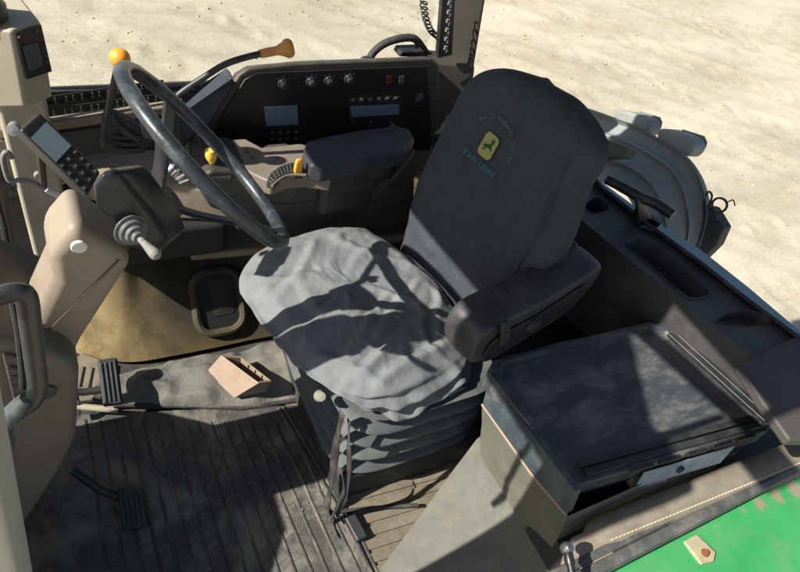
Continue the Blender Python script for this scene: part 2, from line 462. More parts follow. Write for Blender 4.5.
# left front post (nearest the camera) and its seal
po = MB()
e0 = at(33, 572, y=.42); e1 = at(4, 405, y=.42)
dirp = (e1 - e0).normalized()
lo = e0 - dirp * .75; hi = e1 + dirp * .36
lo = e0 - dirp * .10; k_ = e0 - dirp * .16
def pr_(p, y0, y1, dx): return [p + V((0, y0, 0)), p + V((-dx, y0 - .012, 0)), p + V((-dx, y1, 0)), p + V((0, y1, 0))]
po.loft([pr_(e0 - dirp * .78, -.0, -.028, .06), pr_(k_, -.0, -.028, .06), pr_(lo, 0, -.16, .10), pr_(hi, 0, -.16, .10), pr_(hi + dirp * .05, -.02, -.045, .05), pr_(e1 + dirp * .56, -.02, -.045, .05)])
obj('front_post', po, mat('pale_grey_post', (.40, .385, .34), .5, .06, 8, .1, 300), cab, bevel=.012)

# right front corner post
cp = MB()
cp.box((-.058, 1.56, .36), (.105, .10, .92)); obj('corner_post', cp, BEIGE_L, cab, bevel=.012)
cs = MB(); cs.tube([at(-6, 190, y=1.5), at(4, 225, y=1.5), at(13, 275, y=1.5), at(20, 330, y=1.5)], .010, 8); obj('post_seal', cs, BLK2, cab)
lw = MB(); lw.prism([(-.34, 1.66, .12), (-.12, 1.66, .12), (-.12, 1.66, .55), (-.34, 1.66, .55)], (0, .004, 0)); obj('lower_pane', lw, GLASS, cab)

# window sill ledge on the right: beige lip, dark lower panel, pale strip
sl = MB()
A = at(40, 124, z=.69); B = at(215, 100, z=.70)
dA = (B - A).normalized(); nA = V((-dA.y, dA.x, 0)).normalized()
if nA.y < 0: nA = -nA
A = A - dA * .10; B = B + dA * .10
sl.prism([A, B, B + nA * .035, A + nA * .035], (0, 0, -.03)); obj('window_sill', sl, BEIGE, cab, bevel=.008)
lp = MB(); A2 = A - nA * .005 - V((0, 0, .033)); B2 = B - nA * .005 - V((0, 0, .033))
lp.prism([A2, B2, B2 - nA * .05 - V((0, 0, .10)), A2 - nA * .05 - V((0, 0, .10))], nA * .03)
obj('sill_face', lp, CONS, cab)
# beige low ledge of the side trim
bl = MB()
bl.prism([at(60, 160, z=.60), at(108, 146, z=.60), at(215, 150, z=.60), at(232, 190, z=.60), at(150, 185, z=.60)], (0, 0, -.12))
obj('side_ledge', bl, BEIGE, cab, bevel=.015)
dn = MB(); dn.box((.19, 1.50, .415), (.42, .27, .125)); obj('shade_block', dn, SHELFD, cab, bevel=.02)  # dark block added below the ledge to shade the hump

# mustard lined hump between floor and console, its oval access hole
hump = MB()
bot = [(-.16, 1.50), (-.10, 1.415), (-.046, 1.365), (.03, 1.315), (.125, 1.288), (.33, 1.282), (.56, 1.282), (.80, 1.28), (1.2, 1.28)]
bot = [(p.x, p.y) for p in catmull([V((a, b, 0)) for a, b in bot], 5)]
rows = []
for k in range(15):
    h = k / 14
    row = []
    for bx, by in bot:
        back = .30 * h
        sh = max(0, min(1, (.16 - bx) / .25))
        zz = .012 + .40 * h
        row.append(V((bx + sh * back * .75, by + back * (1 - .45 * sh) , zz)) + V((0, -1, .4)) * .004 * noise.fractal(V((bx * 6, zz * 7, 2)), 1, 2, 3))
    rows.append(row)
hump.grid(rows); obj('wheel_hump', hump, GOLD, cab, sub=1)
N_h = V((0, -.80, .60)).normalized(); P_h = V((.3, 1.282 , .012))
hc = on_plane(218, 301, P_h, N_h)
ex = V((1, 0, 0)); ey = N_h.cross(ex).normalized()
if ey.z < 0: ey = -ey
rim = MB()
ring = rrect(hc + N_h * .010, ex, ey, .150, .205, .052, 6)
rim.tube(ring, .0135, 8, closed=True); obj('access_rim', rim, mat('soiled_rim', (.055, .043, .024), .8, .4, 18, .5, 160, .002, dirt=(.04, .03, .02), damt=.8), cab)
pl = MB(); pl.prism(rrect(hc + N_h * .006, ex, ey, .145, .20, .05, 6), N_h * .004); obj('hole_dark', pl, mat('black_recess', (.007, .007, .007), .7), cab)  # black plate paints the dark depth of the access hole
pv = MB(); 
for i in range(4): pv.prism(rrect(hc + N_h * (.011 + .0015 * i) + ex * .012 + ey * .015, ex, ey, .07 - .012 * i, .12 - .016 * i, .012, 4), N_h * .0012)
obj('cover_boss', pv, mat('recess_boss', (.022, .018, .012), .7), cab)
ht = MB(); ht.prism([(.30, 1.40, .335), (1.15, 1.33, .335), (1.15, 1.62, .345), (.30, 1.62, .345)], (0, 0, -.03)); obj('hump_top', ht, BEIGE, cab, bevel=.01)

# rear shelf with pockets, and the pale window edge behind it
sz = .66
front = [at(545, 185, z=sz), at(591, 228, z=sz), at(640, 268, z=sz), at(695, 312, z=sz), at(752, 356, z=sz), at(800, 400, z=sz)]
back = [at(556, 130, z=sz), at(603, 188, z=sz), at(652, 228, z=sz), at(720, 278, z=sz), at(790, 330, z=sz), at(860, 390, z=sz)]
POCK = [('shelf_pocket', [(623, 242), (647, 236), (680, 265), (714, 295), (689, 300), (655, 271)], .055),
        ('shelf_pocket', [(582, 206), (598, 196), (611, 209), (594, 214)], .05),
        ('cup_recess', [(714, 322), (724, 315), (745, 310), (764, 315), (773, 324), (745, 327)], .03)]
sh = MB()
def loop(P):
    vs_ = [sh.bm.verts.new(p) for p in P]
    return [sh.bm.edges.new((vs_[i], vs_[(i + 1) % len(vs_)])) for i in range(len(vs_))], vs_
fc_ = catmull(front, 4); bc_ = catmull(back, 4)
ed, _ = loop(fc_ + bc_[::-1]); low = {}
pk = []
for nm, pxs, dep in POCK:
    P = chaikin([at(a, b, z=sz) for a, b in pxs]); pk.append((nm, P, dep)); e_, _ = loop(P); ed += e_
bmesh.ops.triangle_fill(sh.bm, use_beauty=True, use_dissolve=False, edges=ed, normal=(0, 0, 1))
sh.grid([[p + V((-.004, 0, -.32)) for p in fc_], fc_])
bmesh.ops.remove_doubles(sh.bm, verts=sh.bm.verts, dist=.0003)
shelf = obj('rear_shelf', sh, SHELF, cab)
for nm, P, dep in pk:
    c = sum(P, V()) / len(P); m = MB()
    m.loft([[lerp(p, c, -.045) + V((0, 0, .0005)) for p in P], [lerp(p, c, -.035) + V((0, 0, .004)) for p in P], [lerp(p, c, .0) + V((0, 0, .003)) for p in P],
            [lerp(p, c, .03) + V((0, 0, -.006)) for p in P], [lerp(p, c, .12) + V((0, 0, -dep)) for p in P], [lerp(p, c, .3) + V((0, 0, -dep - .002)) for p in P]], cap=False)
    m.bm.faces.new([v for v in m.bm.verts][-len(P):])
    obj(nm, m, SHELF, shelf)
we = MB()
bk = [at(556, 126, z=sz + .012), at(603, 183, z=sz + .012), at(652, 219, z=sz + .012), at(700, 249, z=sz + .012), at(748, 287, z=sz + .012), at(800, 331, z=sz + .012), at(860, 388, z=sz + .012)]
fr_ = [at(556, 132, z=sz + .012), at(603, 188, z=sz + .012), at(652, 227, z=sz + .012), at(700, 262, z=sz + .012), at(748, 300, z=sz + .012), at(800, 338, z=sz + .012), at(860, 392, z=sz + .012)]
we.loft([[p for p in fr_], [p for p in bk], [p + V((.0, 0, -.12)) for p in bk], [p + V((0, 0, -.02)) for p in fr_]], cap=False, closed=False)
obj('window_edge', we, BLUEF, cab)
ws = MB(); ws.tube([p + V((-.006, 0, .003)) for p in fr_], .006, 8); obj('window_seal', ws, BLK2, cab)
# left rear corner speaker panel
spk = MB()
spk.prism([at(739, 363, z=.672), at(770, 348, z=.676), at(830, 320, z=.68), at(860, 440, z=.66), at(790, 440, z=.655), at(762, 400, z=.665)], (0, 0, -.03))
obj('speaker_panel', spk, SPK, cab, bevel=.008)

# right rear post with its strip of clips
rp = MB()
pts_t = [at(446, -60, y=1.74), at(500, -60, y=1.62), at(498, -60, y=1.80)]
b0 = at(437, 72, y=1.74); b1 = at(474, 66, y=1.62); b2 = at(470, 60, y=1.80)
t0 = at(452, -90, y=1.76); t1 = at(500, -90, y=1.62); t2 = at(498, -90, y=1.80)
b0b = b0 + (b0 - t0) * .25; b1b = b1 + (b1 - t1) * .25; b2b = b2 + (b2 - t2) * .25
rp.loft([[b0b, b1b, b2b], [t0, t1, t2]]); obj('rear_post', rp, PILLAR, cab, bevel=.012)
rpt = MB(); rpt.prism([at(425, 62, y=1.66), at(476, 66, y=1.62), at(470, 110, y=1.60), at(445, 130, y=1.58), at(430, 140, y=1.58)], (0, .10, 0)); obj('post_foot', rpt, PILLAR, cab, bevel=.01)
cs_ = MB(); q0 = at(447, -60, y=1.60); q1 = at(458, -60, y=1.595); q2 = at(452, 55, y=1.60); q3 = at(438, 58, y=1.60)
cs_.prism([q0, q1, q2, q3], (0, .02, 0)); obj('clip_strip', cs_, BLK, cab)
ck = MB()
for i in range(6):
    c = at(449.5 - i * .8, 3 + i * 9, y=1.595); ck.box(c, (.009, .006, .012))
    ck.box(c + V((.006, -.002, -.009)), (.004, .006, .008))
obj('strip_clip', ck, LGREY, cab)
# window panes
pn = MB(); pn.prism([(-.12, 1.83, .55), (1.26, 1.86, .55), (1.20, 1.86, 1.64), (-.12, 1.83, 1.64)], (0, .005, 0)); obj('side_pane', pn, GLASS, cab)
wb = [p + V((.012, 0, .0)) for p in bk]
pn = MB(); pn.prism([wb[0] + (wb[0] - wb[1]).normalized() * .33, wb[0], wb[1], wb[2], wb[3], wb[4], wb[5], wb[6],
                     wb[6] + V((.0, 0, .96)), wb[0] + (wb[0] - wb[1]).normalized() * .33 + V((.0, 0, .96))], V((.004, .001, 0)))
# rear pane is slightly bowed: one quad strip following the shelf edge
pn.bm.free(); pn = MB()
wl = [wb[0] + (wb[0] - wb[1]).normalized() * .30] + wb
pn.loft([wl, [p + V((.03, 0, .96)) for p in wl]], cap=False, closed=False); obj('rear_pane', pn, GLASS, cab)

# left sill riser (carpeted slope in front of the box), padded trim, seal
rs = MB()
far = [at(378, 572, z=0), at(402, 540, z=.05), at(430, 502, z=.11), at(456, 466, z=.18), at(474, 444, z=.24), at(481, 432, z=.30)]
far = [far[0] + V((-.10, -.05, -.02))] + far
near = [V((.48, .05, -.02)), V((.53, .05, .0)), V((.60, .05, .05)), V((.69, .05, .11)), V((.79, .06, .18)), V((.86, .08, .25)), V((.885, .09, .30))]
rows = []
for k in range(13):
    t = k / 12
    rows.append([lerp(a, b, t) for a, b in zip(far, near)])
rs.grid(rows)
rs.displace(.004, 7)
obj('sill_riser', rs, RISER, cab, sub=1)
rw = MB(); rw.grid([[p + V((.012, .004, -.002)) for p in far], [p + V((.03, .012, -.35)) for p in far]]); obj('riser_flank', rw, SHELFD, cab)

tr = MB(); n = 9
c0 = at(588, 530, z=.45); c1 = at(800, 447, z=.45)
rows = []
for i in range(24):
    t = i / 23 * 1.25 - .02
    p = lerp(c0, c1, t); s = .2 if i == 0 else 1
    r_ = []
    for j in range(n):
        a = math.pi * j / (n - 1)
        r_.append(p + V((0, -.016 + .040 * math.cos(a) * (1 if i else .4), .028 * math.sin(a) * s - .006 + .002 * noise.noise(V((t * 30, j, 0))))))
    rows.append(r_)
tr.grid(rows); trim = obj('padded_trim', tr, TRIM, cab, sub=1)
st = MB()
for i in range(70):
    t = .04 + i / 70 * 1.1
    p = lerp(c0, c1, t) + V((0, -.040, .0165))
    st.box(p, (.007, .0025, .003))
obj('stitching', st, STITCH, trim)
se = MB()
d0 = at(600, 568, z=.445); d1 = at(800, 466, z=.445)
for off, r in ((0, .016), (.026, .012)):
    se.tube([lerp(d0, d1, t) + V((0, off, .004)) for t in (-.35, 0, .3, .6, 1, 1.3)], r, 8)
obj('sill_seal', se, SEAL, cab)
cap = MB(); P = [(573, 536), (590, 528), (604, 527), (617, 556), (606, 566), (580, 570), (566, 560)]
cap.prism([at(a, b, z=.455) for a, b in P], (0, 0, -.04)); obj('sill_end_cap', cap, BEIGE, cab, bevel=.008)
# underlay below trim so nothing of the ground shows between box and fender
us = MB(); us.box((1.30, .24, .33), (.86, .16, .10)); obj('sill_beam', us, SHELFD, cab)

# ================================================================== FENDER
fd = thing('rear_fender', 'bright green tractor fender with worn bare patch beside the padded sill', 'fender', (1.2, 0, .4))
fm = MB(); rows = []
for j in range(11):
    v = j / 10
    row = []
    for i in range(25):
        x_ = .70 + i / 24 * 1.3
        y_ = .150 - .62 * v + .02 * (x_ - 1.2) * -1
        z_ = .428 - .03 * v - .30 * v ** 3 - .05 * max(0, (.85 - x_) / .15) ** 2 * .6
        row.append(V((x_, y_, z_)))
    rows.append(row)
fm.grid(rows); obj('fender_shell', fm, GREEN, fd, sub=1, solid=.006)
bt = MB(); bc = [at(684, 541, z=.434), at(697, 534, z=.434), at(716, 552, z=.434), at(714, 561, z=.434), at(702, 564, z=.434)]
bt.prism(bc, (0, 0, -.008)); br = obj('bracket_tab', bt, CREAM, fd, bevel=.002)
bo = MB(); bo.lathe([(.0, 0), (.010, 0), (.010, .002), (.0065, .0025), (.0065, .008), (0, .008)], at(705, 553, z=.4345), (0, 0, 1), 6 * 2); obj('bolt', bo, RUST, br)

# ================================================================== STORAGE BOX
bx = thing('storage_box', 'black tray lidded storage box with olive cloth sides left of the seat', 'storage box', (1.2, .45, .02))
LZ = .555
lidpx = [(489, 373), (493, 360), (562, 341), (588, 336), (650, 321), (669, 326), (774, 420), (768, 431), (576, 486)]
top = [at(a, b, z=LZ) for a, b in lidpx]
cen = sum(top, V()) / len(top)
lid = MB()
TH = .058
inn = []
for p in top:
    q = p.copy(); q.x = cen.x + (p.x - cen.x) * .93; q.y = cen.y + (p.y - cen.y) * .90; inn.append(q)
inn2 = [lerp(p, cen, .012) + V((0, 0, -.010)) for p in inn]
lid.loft([[p + V((0, 0, -TH)) for p in top], top, inn, inn2])
lido = obj('tray_lid', lid, TRAY, bx, bevel=.005)
# ribs along the near and rear rims
rb = MB()
e = [top[8], top[7]]; d = (e[1] - e[0]).normalized(); inw = V((-d.y, d.x, 0))
for off, hh in ((.012, .010), (.034, .006)):
    a = e[0] + d * .035 + inw * off; b = e[1] - d * .02 + inw * off
    rb.prism([a, b, b + inw * .016, a + inw * .016], (0, 0, hh))
for k in range(5):
    c = lerp(e[0], e[1], .30 + .14 * k) + inw * -.002
    rb.box(c + V((0, 0, .003)), (.065, .010, .010), Matrix.Rotation(math.atan2(d.y, d.x), 3, 'Z'))
obj('lid_rib', rb, BLK, lido, bevel=.002)
rb = MB(); e = [top[5], top[6]]; d2 = (e[1] - e[0]).normalized(); inw2 = V((d2.y, -d2.x, 0))
if (cen - e[0]).dot(inw2) < 0: inw2 = -inw2
for off in (.005, .030):
    a = e[0] + d2 * .02 + inw2 * off; b = e[1] - d2 * .01 + inw2 * off
    rb.prism([a, b, b + inw2 * .014, a + inw2 * .014], (0, 0, .012))
obj('rear_rib', rb, BLK, lido, bevel=.003)
sc_ = MB(); sc_.lathe([(0, 0), (.010, 0), (.010, .004), (0, .006)], lerp(top[7], top[6], .5) + V((-.035, .03, .001)), (0, 0, 1), 12); obj('lid_screw', sc_, STEEL, lido)
# silver hinge plate on the near face, with its dark button
hp = MB(); a = lerp(top[8], top[7], .33); b = lerp(top[8], top[7], .82)
off = V((0, -.004, 0))
hp.prism([a + off + V((0, 0, -.020)), b + off + V((0, 0, -.020)), b + off + V((-.03, -.012, -.068)), a + off + V((-.01, -.012, -.068))], (0, -.004, 0)); plate = obj('hinge_plate', hp, SILVER, bx, bevel=.002)
hb2 = MB(); hb2.lathe([(0, 0), (.011, 0), (.009, .006), (0, .006)], lerp(a, b, .40) + V((0, -.016, -.042)), (0, -1, 0), 14); obj('plate_button', hb2, BLK, plate)
un = MB(); a2 = lerp(top[8], top[7], .32); b2_ = lerp(top[8], top[7], .50)
un.prism([a2 + V((0, .0, -.062)), b2_ + V((0, 0, -.062)), b2_ + V((0, -.02, -.085)), a2 + V((0, -.02, -.085))], (0, .02, 0)); obj('tan_edge', un, TAN, bx)
# closed near side under the lid
ns = MB(); n0, n1 = top[8] + V((.002, .004, 0)), top[7] + V((-.02, .004, 0))
ns.prism([n0 + V((0, 0, -.05)), n1 + V((0, 0, -.05)), n1 + V((0, 0, -.30)), n0 + V((.03, 0, -.30))], (0, .02, 0)); obj('near_side', ns, BLK, bx)
# front face below the lid (blue grey), orange edging line, olive body
xf = .846
fp = MB()
P = [at(489, 378, x=xf), at(575, 492, x=xf), at(566, 514, x=xf), at(531, 473, x=xf), at(482, 404, x=xf)]
fp.prism(P, (.02, 0, 0)); obj('front_plate', fp, TRAYF, bx, bevel=.003)
el_ = MB(); el_.tube([p + V((.002, 0, -.003)) for p in (at(482, 404, x=xf), at(531, 473, x=xf), at(566, 514, x=xf))], .004, 8); obj('edging', el_, TAN, bx)
bd = MB()
top3 = [at(482, 405, x=xf + .004), at(531, 474, x=xf + .004), at(568, 516, x=xf + .004)]
low3 = [at(480, 440, x=xf + .022), at(515, 510, x=xf + .022), at(545, 560, x=xf + .03)]
lw3 = [at(480, 462, x=xf + .045), at(521, 533, x=xf + .045), at(545, 590, x=xf + .05)]
ll3 = [p + V((.02, 0, -.25)) for p in lw3]
k3 = lambda L_: [L_[0] + V((.62, .0, 0))] + [L_[0]] + [L_[1]] + [L_[2]] + [L_[2] + V((.62, 0, 0))]
bd.grid([k3(top3), k3([lerp(a_, b_, .5) + V((.003, 0, 0)) for a_, b_ in zip(top3, low3)]), k3(low3), k3(lw3), k3(ll3)])
obj('box_body', bd, OLIVE, bx)

# ================================================================== DOOR STRUT
ds = thing('gas_strut', 'dark door gas strut with grey ball joint standing by the sill end cap', 'gas strut', at(575, 572, z=.48))
s = MB(); b0_ = at(567, 548, z=.52); b1_ = at(586, 640, z=.50)
s.lathe([(0, -.013), (.009, -.012), (.013, -.004), (.013, .004), (.009, .012), (0, .013)], b0_, (.2, -.3, 1), 14); obj('ball_joint', s, STEEL, ds)
s = MB(); dd = (b1_ - b0_).normalized()
s.lathe([(.0, .010), (.010, .010), (.011, .03), (.0085, .034), (.0085, .2), (0, .2)], b0_, dd, 14); obj('strut_rod', s, RODM, ds)

# ================================================================== FLOOR MAT
mt = thing('floor_mat', 'dusty black ribbed rubber mat covering the cab floor', 'floor mat', (.25, .75, .0))
mm = MB()
mat_out = [at(70, 415, z=.006), at(300, 405, z=.006), at(318, 430, z=.006), at(372, 572, z=.006), at(395, 640, z=.006), V((-.35, .3, .006)), V((-.30, 1.15, .006))]
mm.prism(mat_out, (0, 0, -.010)); obj('mat_sheet', mm, MATR, mt)
rbm = MB()
for i in range(22):
    x_ = -.06 + i * .0365
    if x_ > .50: break
    y0 = 1.105 - .17 * x_ / .5
    y1 = .25
    pts = []
    for k in range(26):
        t = k / 25; yy = lerp(y0, y1, t)
        pts.append((x_ + .05 * t * (x_ / .5) + .003 * noise.noise(V((x_ * 9, yy * 6, 0))), yy))
    hgt = .0028
    rbm.loft([[V((a_ - .0048, b_, .0055)), V((a_ - .0022, b_, .006 + hgt)), V((a_ + .0022, b_, .006 + hgt)), V((a_ + .0048, b_, .0055))] for a_, b_ in pts], cap=True, closed=True)
obj('mat_rib', rbm, RIBW, mt, smooth=False)

# crumbs of soil on the mat
s = MB()
for i in range(300):
    x_ = random.uniform(-.05, .60); y_ = random.uniform(.35, 1.08 - .12 * max(0, x_))
    if noise.noise(V((x_ * 5, y_ * 5, 1))) < -.05: continue
    r = random.uniform(.001, .003) * (1.5 if i % 17 == 0 else 1)
    M4 = Matrix.Translation((x_, y_, .0065 + r * .4)) @ Matrix.Rotation(random.uniform(0, 6), 4, 'Z') @ Matrix.Diagonal((random.uniform(.8, 1.8), 1, .6, 1))
    bmesh.ops.create_icosphere(s.bm, subdivisions=1, radius=r, matrix=M4)
tag(obj('soil_crumbs', s, mat('crumb_soil', (.22, .19, .13), .95, .2, 9), smooth=False), 'small crumbs of dry soil strewn over the ribbed floor mat', 'soil', kind='stuff')

# tan ribbed step plate on the right of the mat
fl2 = thing('step_plate', 'tan ribbed floor plate between the mat and the seat base', 'floor plate', (.65, .55, 0))
s = MB(); s.prism([(.50, 1.05, .004), (1.0, 1.05, .004), (1.0, .40, .004), (.52, .36, .004)], (0, 0, -.008)); obj('plate_sheet', s, FLOORT, fl2)
s = MB()
for i in range(10):
    yy = .70 - i * .036
    s.prism([(.565, yy, .004), (1.0, yy - .03, .004), (1.0, yy - .056, .004), (.565, yy - .027, .004)], (0, 0, .006))
obj('plate_rib', s, FLOORT, fl2, bevel=.002)
s = MB()
for k, x_ in enumerate((.535, .550)):
    s.tube([(x_ - .06, 1.0, .008), (x_ - .02, .75, .008), (x_ + .01, .55, .008), (x_ + .02, .40, .008)], .0045, 6)
obj('edge_strip', s, RIBW, fl2)

# ================================================================== GREY SHEET AND BIN
fs = thing('floor_sheet', 'crumpled dusty grey sheet lying along the mustard hump', 'sheet', (.25, 1.15, 0))
s = MB(); rows = []
topp = [(96, 384), (123, 374), (150, 367), (175, 361), (205, 357), (232, 352), (258, 344), (280, 337)]
botp = [(92, 404), (123, 404), (152, 405), (180, 405), (210, 406), (240, 406), (268, 404), (297, 397)]
topc = catmull([at(a, b, z=.05) for a, b in topp], 5); botc = catmull([at(a, b, z=.018) for a, b in botp], 5)
for k in range(15):
    t = k / 14
    row = []
    for i, (a, b) in enumerate(zip(topc, botc)):
        p = lerp(a, b, t); u = i / (len(topc) - 1)
        p.z += math.sin(math.pi * min(1, t * 1.05)) * .025 + .020 * noise.fractal(V((p.x * 6, p.y * 8, 4)), 1, 2, 4) + .022 * math.exp(-(noise.noise(V((p.x * 9 + p.y * 3, p.y * 13 - p.x * 4, 2.2))) / .13) ** 2) * (1 - u * .4)
        if k == 14: p.z = .006; p += V((0, -.006, 0))
        p.z = max(p.z, .008)
        row.append(p)
    rows.append(row)
s.grid(rows); obj('sheet_cloth', s, FLAP, fs, sub=1, solid=.006)
s = MB(); s.tube([at(a, b, z=.012) for a, b in ((82, 408), (123, 405), (180, 406), (240, 408), (297, 400), (300, 396))], .007, 8); obj('rolled_edge', s, BLK2, fs)

tb = thing('tan_bin', 'small open tan plastic bin sitting on the grey floor sheet', 'bin', at(232, 380, z=.05))
s = MB()
TLf, TRf = at(221, 355, z=.135), at(259, 383, z=.135)
BLf, BRf = at(206, 372, z=.06), at(234, 398, z=.05)
TRb, TLb = at(272, 381, z=.115), at(240, 356, z=.115)
BRb, BLb = lerp(BRf, TRb, .85) + V((0, 0, -.045)), lerp(BLf, TLb, .85) + V((0, 0, -.045))
out = [TLf, TRf, TRb, TLb]; c4 = sum(out, V()) / 4
ins = [lerp(p, c4, .13) + V((0, 0, -.001)) for p in out]
basei = [lerp(p, c4, .25) + V((0, 0, -.055)) for p in out]
outb = [BLf, BRf, BRb, BLb]
s.loft([outb, out, ins, basei]); bn = obj('bin_shell', s, TAN, tb, bevel=.004)
s = MB()
for t in (.25, .5, .75):
    p = lerp(TLb, TRb, t); s.box(lerp(p, c4, .16) + V((0, 0, -.02)), (.004, .012, .035))
obj('bin_rib', s, TAN, bn)
s = MB(); s.prism([p + V((0, 0, .004)) for p in basei], (0, 0, .001)); obj('bin_bottom', s, mat('bin_floor_dark', (.05, .04, .03), .8), bn)  # darker brown sheet over the bin floor

# ================================================================== SEAT
YAW = math.radians(13)
O = V((.68, .95, 0)); SF = V((-math.cos(YAW), -math.sin(YAW), 0)); SL = V((math.sin(YAW), -math.cos(YAW), 0)); UZ = V((0, 0, 1))
def sp(u, v, z): return O + SF * u + SL * v + UZ * z
seat = thing('operator_seat', 'grey cloth covered tractor driver seat on black bellows, turned slightly to the door', 'seat', sp(0, 0, 0))

REC = math.radians(14)
BP0 = sp(-.22, 0, .55); BUP = (-SF * math.sin(REC) + UZ * math.cos(REC)); BN = (SF * math.cos(REC) + UZ * math.sin(REC))
def interp(T, x_):
    for (x0, y0), (x1, y1) in zip(T, T[1:]):
        if x_ <= x1:
            t = (x_ - x0) / (x1 - x0); t = max(0, min(1, t)); return y0 + (y1 - y0) * t
    return T[-1][1]
LEFT = [(-.12, -.205), (0, -.200), (.12, -.208), (.242, -.222), (.33, -.228), (.40, -.232), (.44, -.226), (.48, -.208), (.515, -.175), (.54, -.128), (.558, -.05)]
RIGHT = [(-.12, .25), (0, .26), (.15, .268), (.30, .252), (.38, .232), (.43, .222), (.47, .226), (.505, .220), (.525, .203), (.540, .172), (.551, .130), (.558, .090), (.563, .045)]
def back_front(v, h):
    """depth of the backrest front face along BN"""
    vl = interp(LEFT, h); vr = interp(RIGHT, h)
    c = (vl + vr) / 2; s_ = (v - c) / ((vr - vl) / 2)
    d = -.026 * abs(s_) ** 3.0 - .022 * abs(s_) ** 10 - .02 * max(0, (h - .53) / .033) ** 2 + .018 * math.exp(-((h - .16) / .12) ** 2) - .05 * max(0, (h - .47) / .12) ** 2
    if h < .05: d += -.03 * (.05 - h) / .1
    d += .010 * math.exp(-((s_ + .78) / .12) ** 2) * (1 if h < .45 else .4)
    return d
def wr(v, h):
    n1 = noise.fractal(V((v * 5, h * 5, 7)), 1, 2, 4) + .5 * math.exp(-((h - .10 + .25 * v) / .02) ** 2) - .5 * math.exp(-((h - .14 + .2 * v) / .02) ** 2) + .6 * math.exp(-((v - .19 + .05 * h) / .012) ** 2)
    cr = abs(noise.noise(V((v * 7 + h * 6, h * 3.5 - v * 3, 1.5))))
    return .006 * n1 + .006 * (math.exp(-(cr / .10) ** 2)) * max(0, 1 - h * 1.5)
bm_ = MB(); rings = []
hs = [-.12 + i * .0178 for i in range(40)]
hs = [h for h in hs if h < .548] + [.550, .556, .560, .563]
for h in hs:
    vl = interp(LEFT, h); vr = interp(RIGHT, h)
    k = 1.0
    c = (vl + vr) / 2; hw = (vr - vl) / 2
    T = .12 - .09 * max(0, (h - .22) / .37) ** 1.2
    if h > .51: T *= max(.25, 1 - ((h - .51) / .055) ** 2 * .75)
    ring = []
    NF = 34; NB = 16; NS = 5
    for i in range(NF + 1):
        s_ = -1 + 2 * i / NF
        s2 = math.copysign(abs(s_) ** .92, s_)
        v = c + hw * s2
        d = back_front(c + (vr - vl) / 2 * s2, h) + wr(v, h)
        ring.append(BP0 + SL * v + BUP * h + BN * d)
    dR = back_front(vr, h); dL = back_front(vl, h)
    for i in range(1, NS):
        t = i / NS; ring.append(BP0 + SL * (c + hw * (1 + .018 * math.sin(math.pi * t))) + BUP * h + BN * (lerp(dR, min(-T, dR - .015), t) + .004 * noise.noise(V((h * 9, t * 4, 9)))))
    for i in range(NB + 1):
        s_ = 1 - 2 * i / NB
        ring.append(BP0 + SL * (c + hw * s_ * .97) + BUP * h + BN * (min(-T, back_front(c + hw * s_ * .97, h) - .015) - .24 * T * (1 - s_ * s_)))
    for i in range(1, NS):
        t = i / NS; ring.append(BP0 + SL * (c - hw * (1 + .03 * math.sin(math.pi * t))) + BUP * h + BN * lerp(min(-T, dL - .015), dL, t))
    rings.append(ring)
bm_.loft(rings); backo = obj('backrest', bm_, CLOTH_SHADE, seat, sub=1)
# side seam welt
sm = MB(); sm.tube([BP0 + SL * (interp(RIGHT, h) - .055 - .1 * max(0, h - .45)) + BUP * h + BN * (back_front(interp(RIGHT, h) - .055, h) + .004) for h in [i * .03 for i in range(0, 18)]], .003, 6)
obj('cover_seam', sm, CLOTH_SHADE, backo)

# badge, leaping animal and stitched lettering on the cover
def bsurf(v, h, lift=.006): return BP0 + SL * v + BUP * h + BN * (back_front(v, h) + wr(v, h) * .5 + lift)
vx, hy = .0, .0
cpt = on_plane(490, 146, BP0, BN) - BP0; bv, bh = cpt.dot(SL), cpt.dot(BUP)
def patch(poly, m, name, lift, parent):
    P = [bsurf(bv + a, bh + b, lift) for a, b in poly]
    s = MB(); s.prism(P, BN * .0012); return obj(name, s, m, parent, smooth=False)
rr_ = []
for sx, sy, a0 in ((1, 1, 0), (-1, 1, 90), (-1, -1, 180), (1, -1, 270)):
    for i in range(6):
        a = math.radians(a0 + 18 * i); rr_.append((sx * .011 + .013 * math.cos(a), sy * .019 + .013 * math.sin(a)))
badge = patch(rr_, BADGE, 'cover_badge', .0065, backo)
deer = [(-.017, -.004), (-.010, .001), (-.002, .004), (.004, .009), (.007, .015), (.004, .019), (.005, .023), (.009, .020), (.013, .024), (.012, .018), (.016, .014), (.012, .011), (.010, .004),
        (.014, -.001), (.018, -.004), (.016, -.007), (.009, -.004), (.004, -.005), (-.003, -.006), (-.006, -.013), (-.012, -.018), (-.014, -.016), (-.010, -.011), (-.011, -.004), (-.016, -.008)]
patch([(a * .92, b * .92) for a, b in deer], BADGEG, 'badge_emblem', .0085, badge)

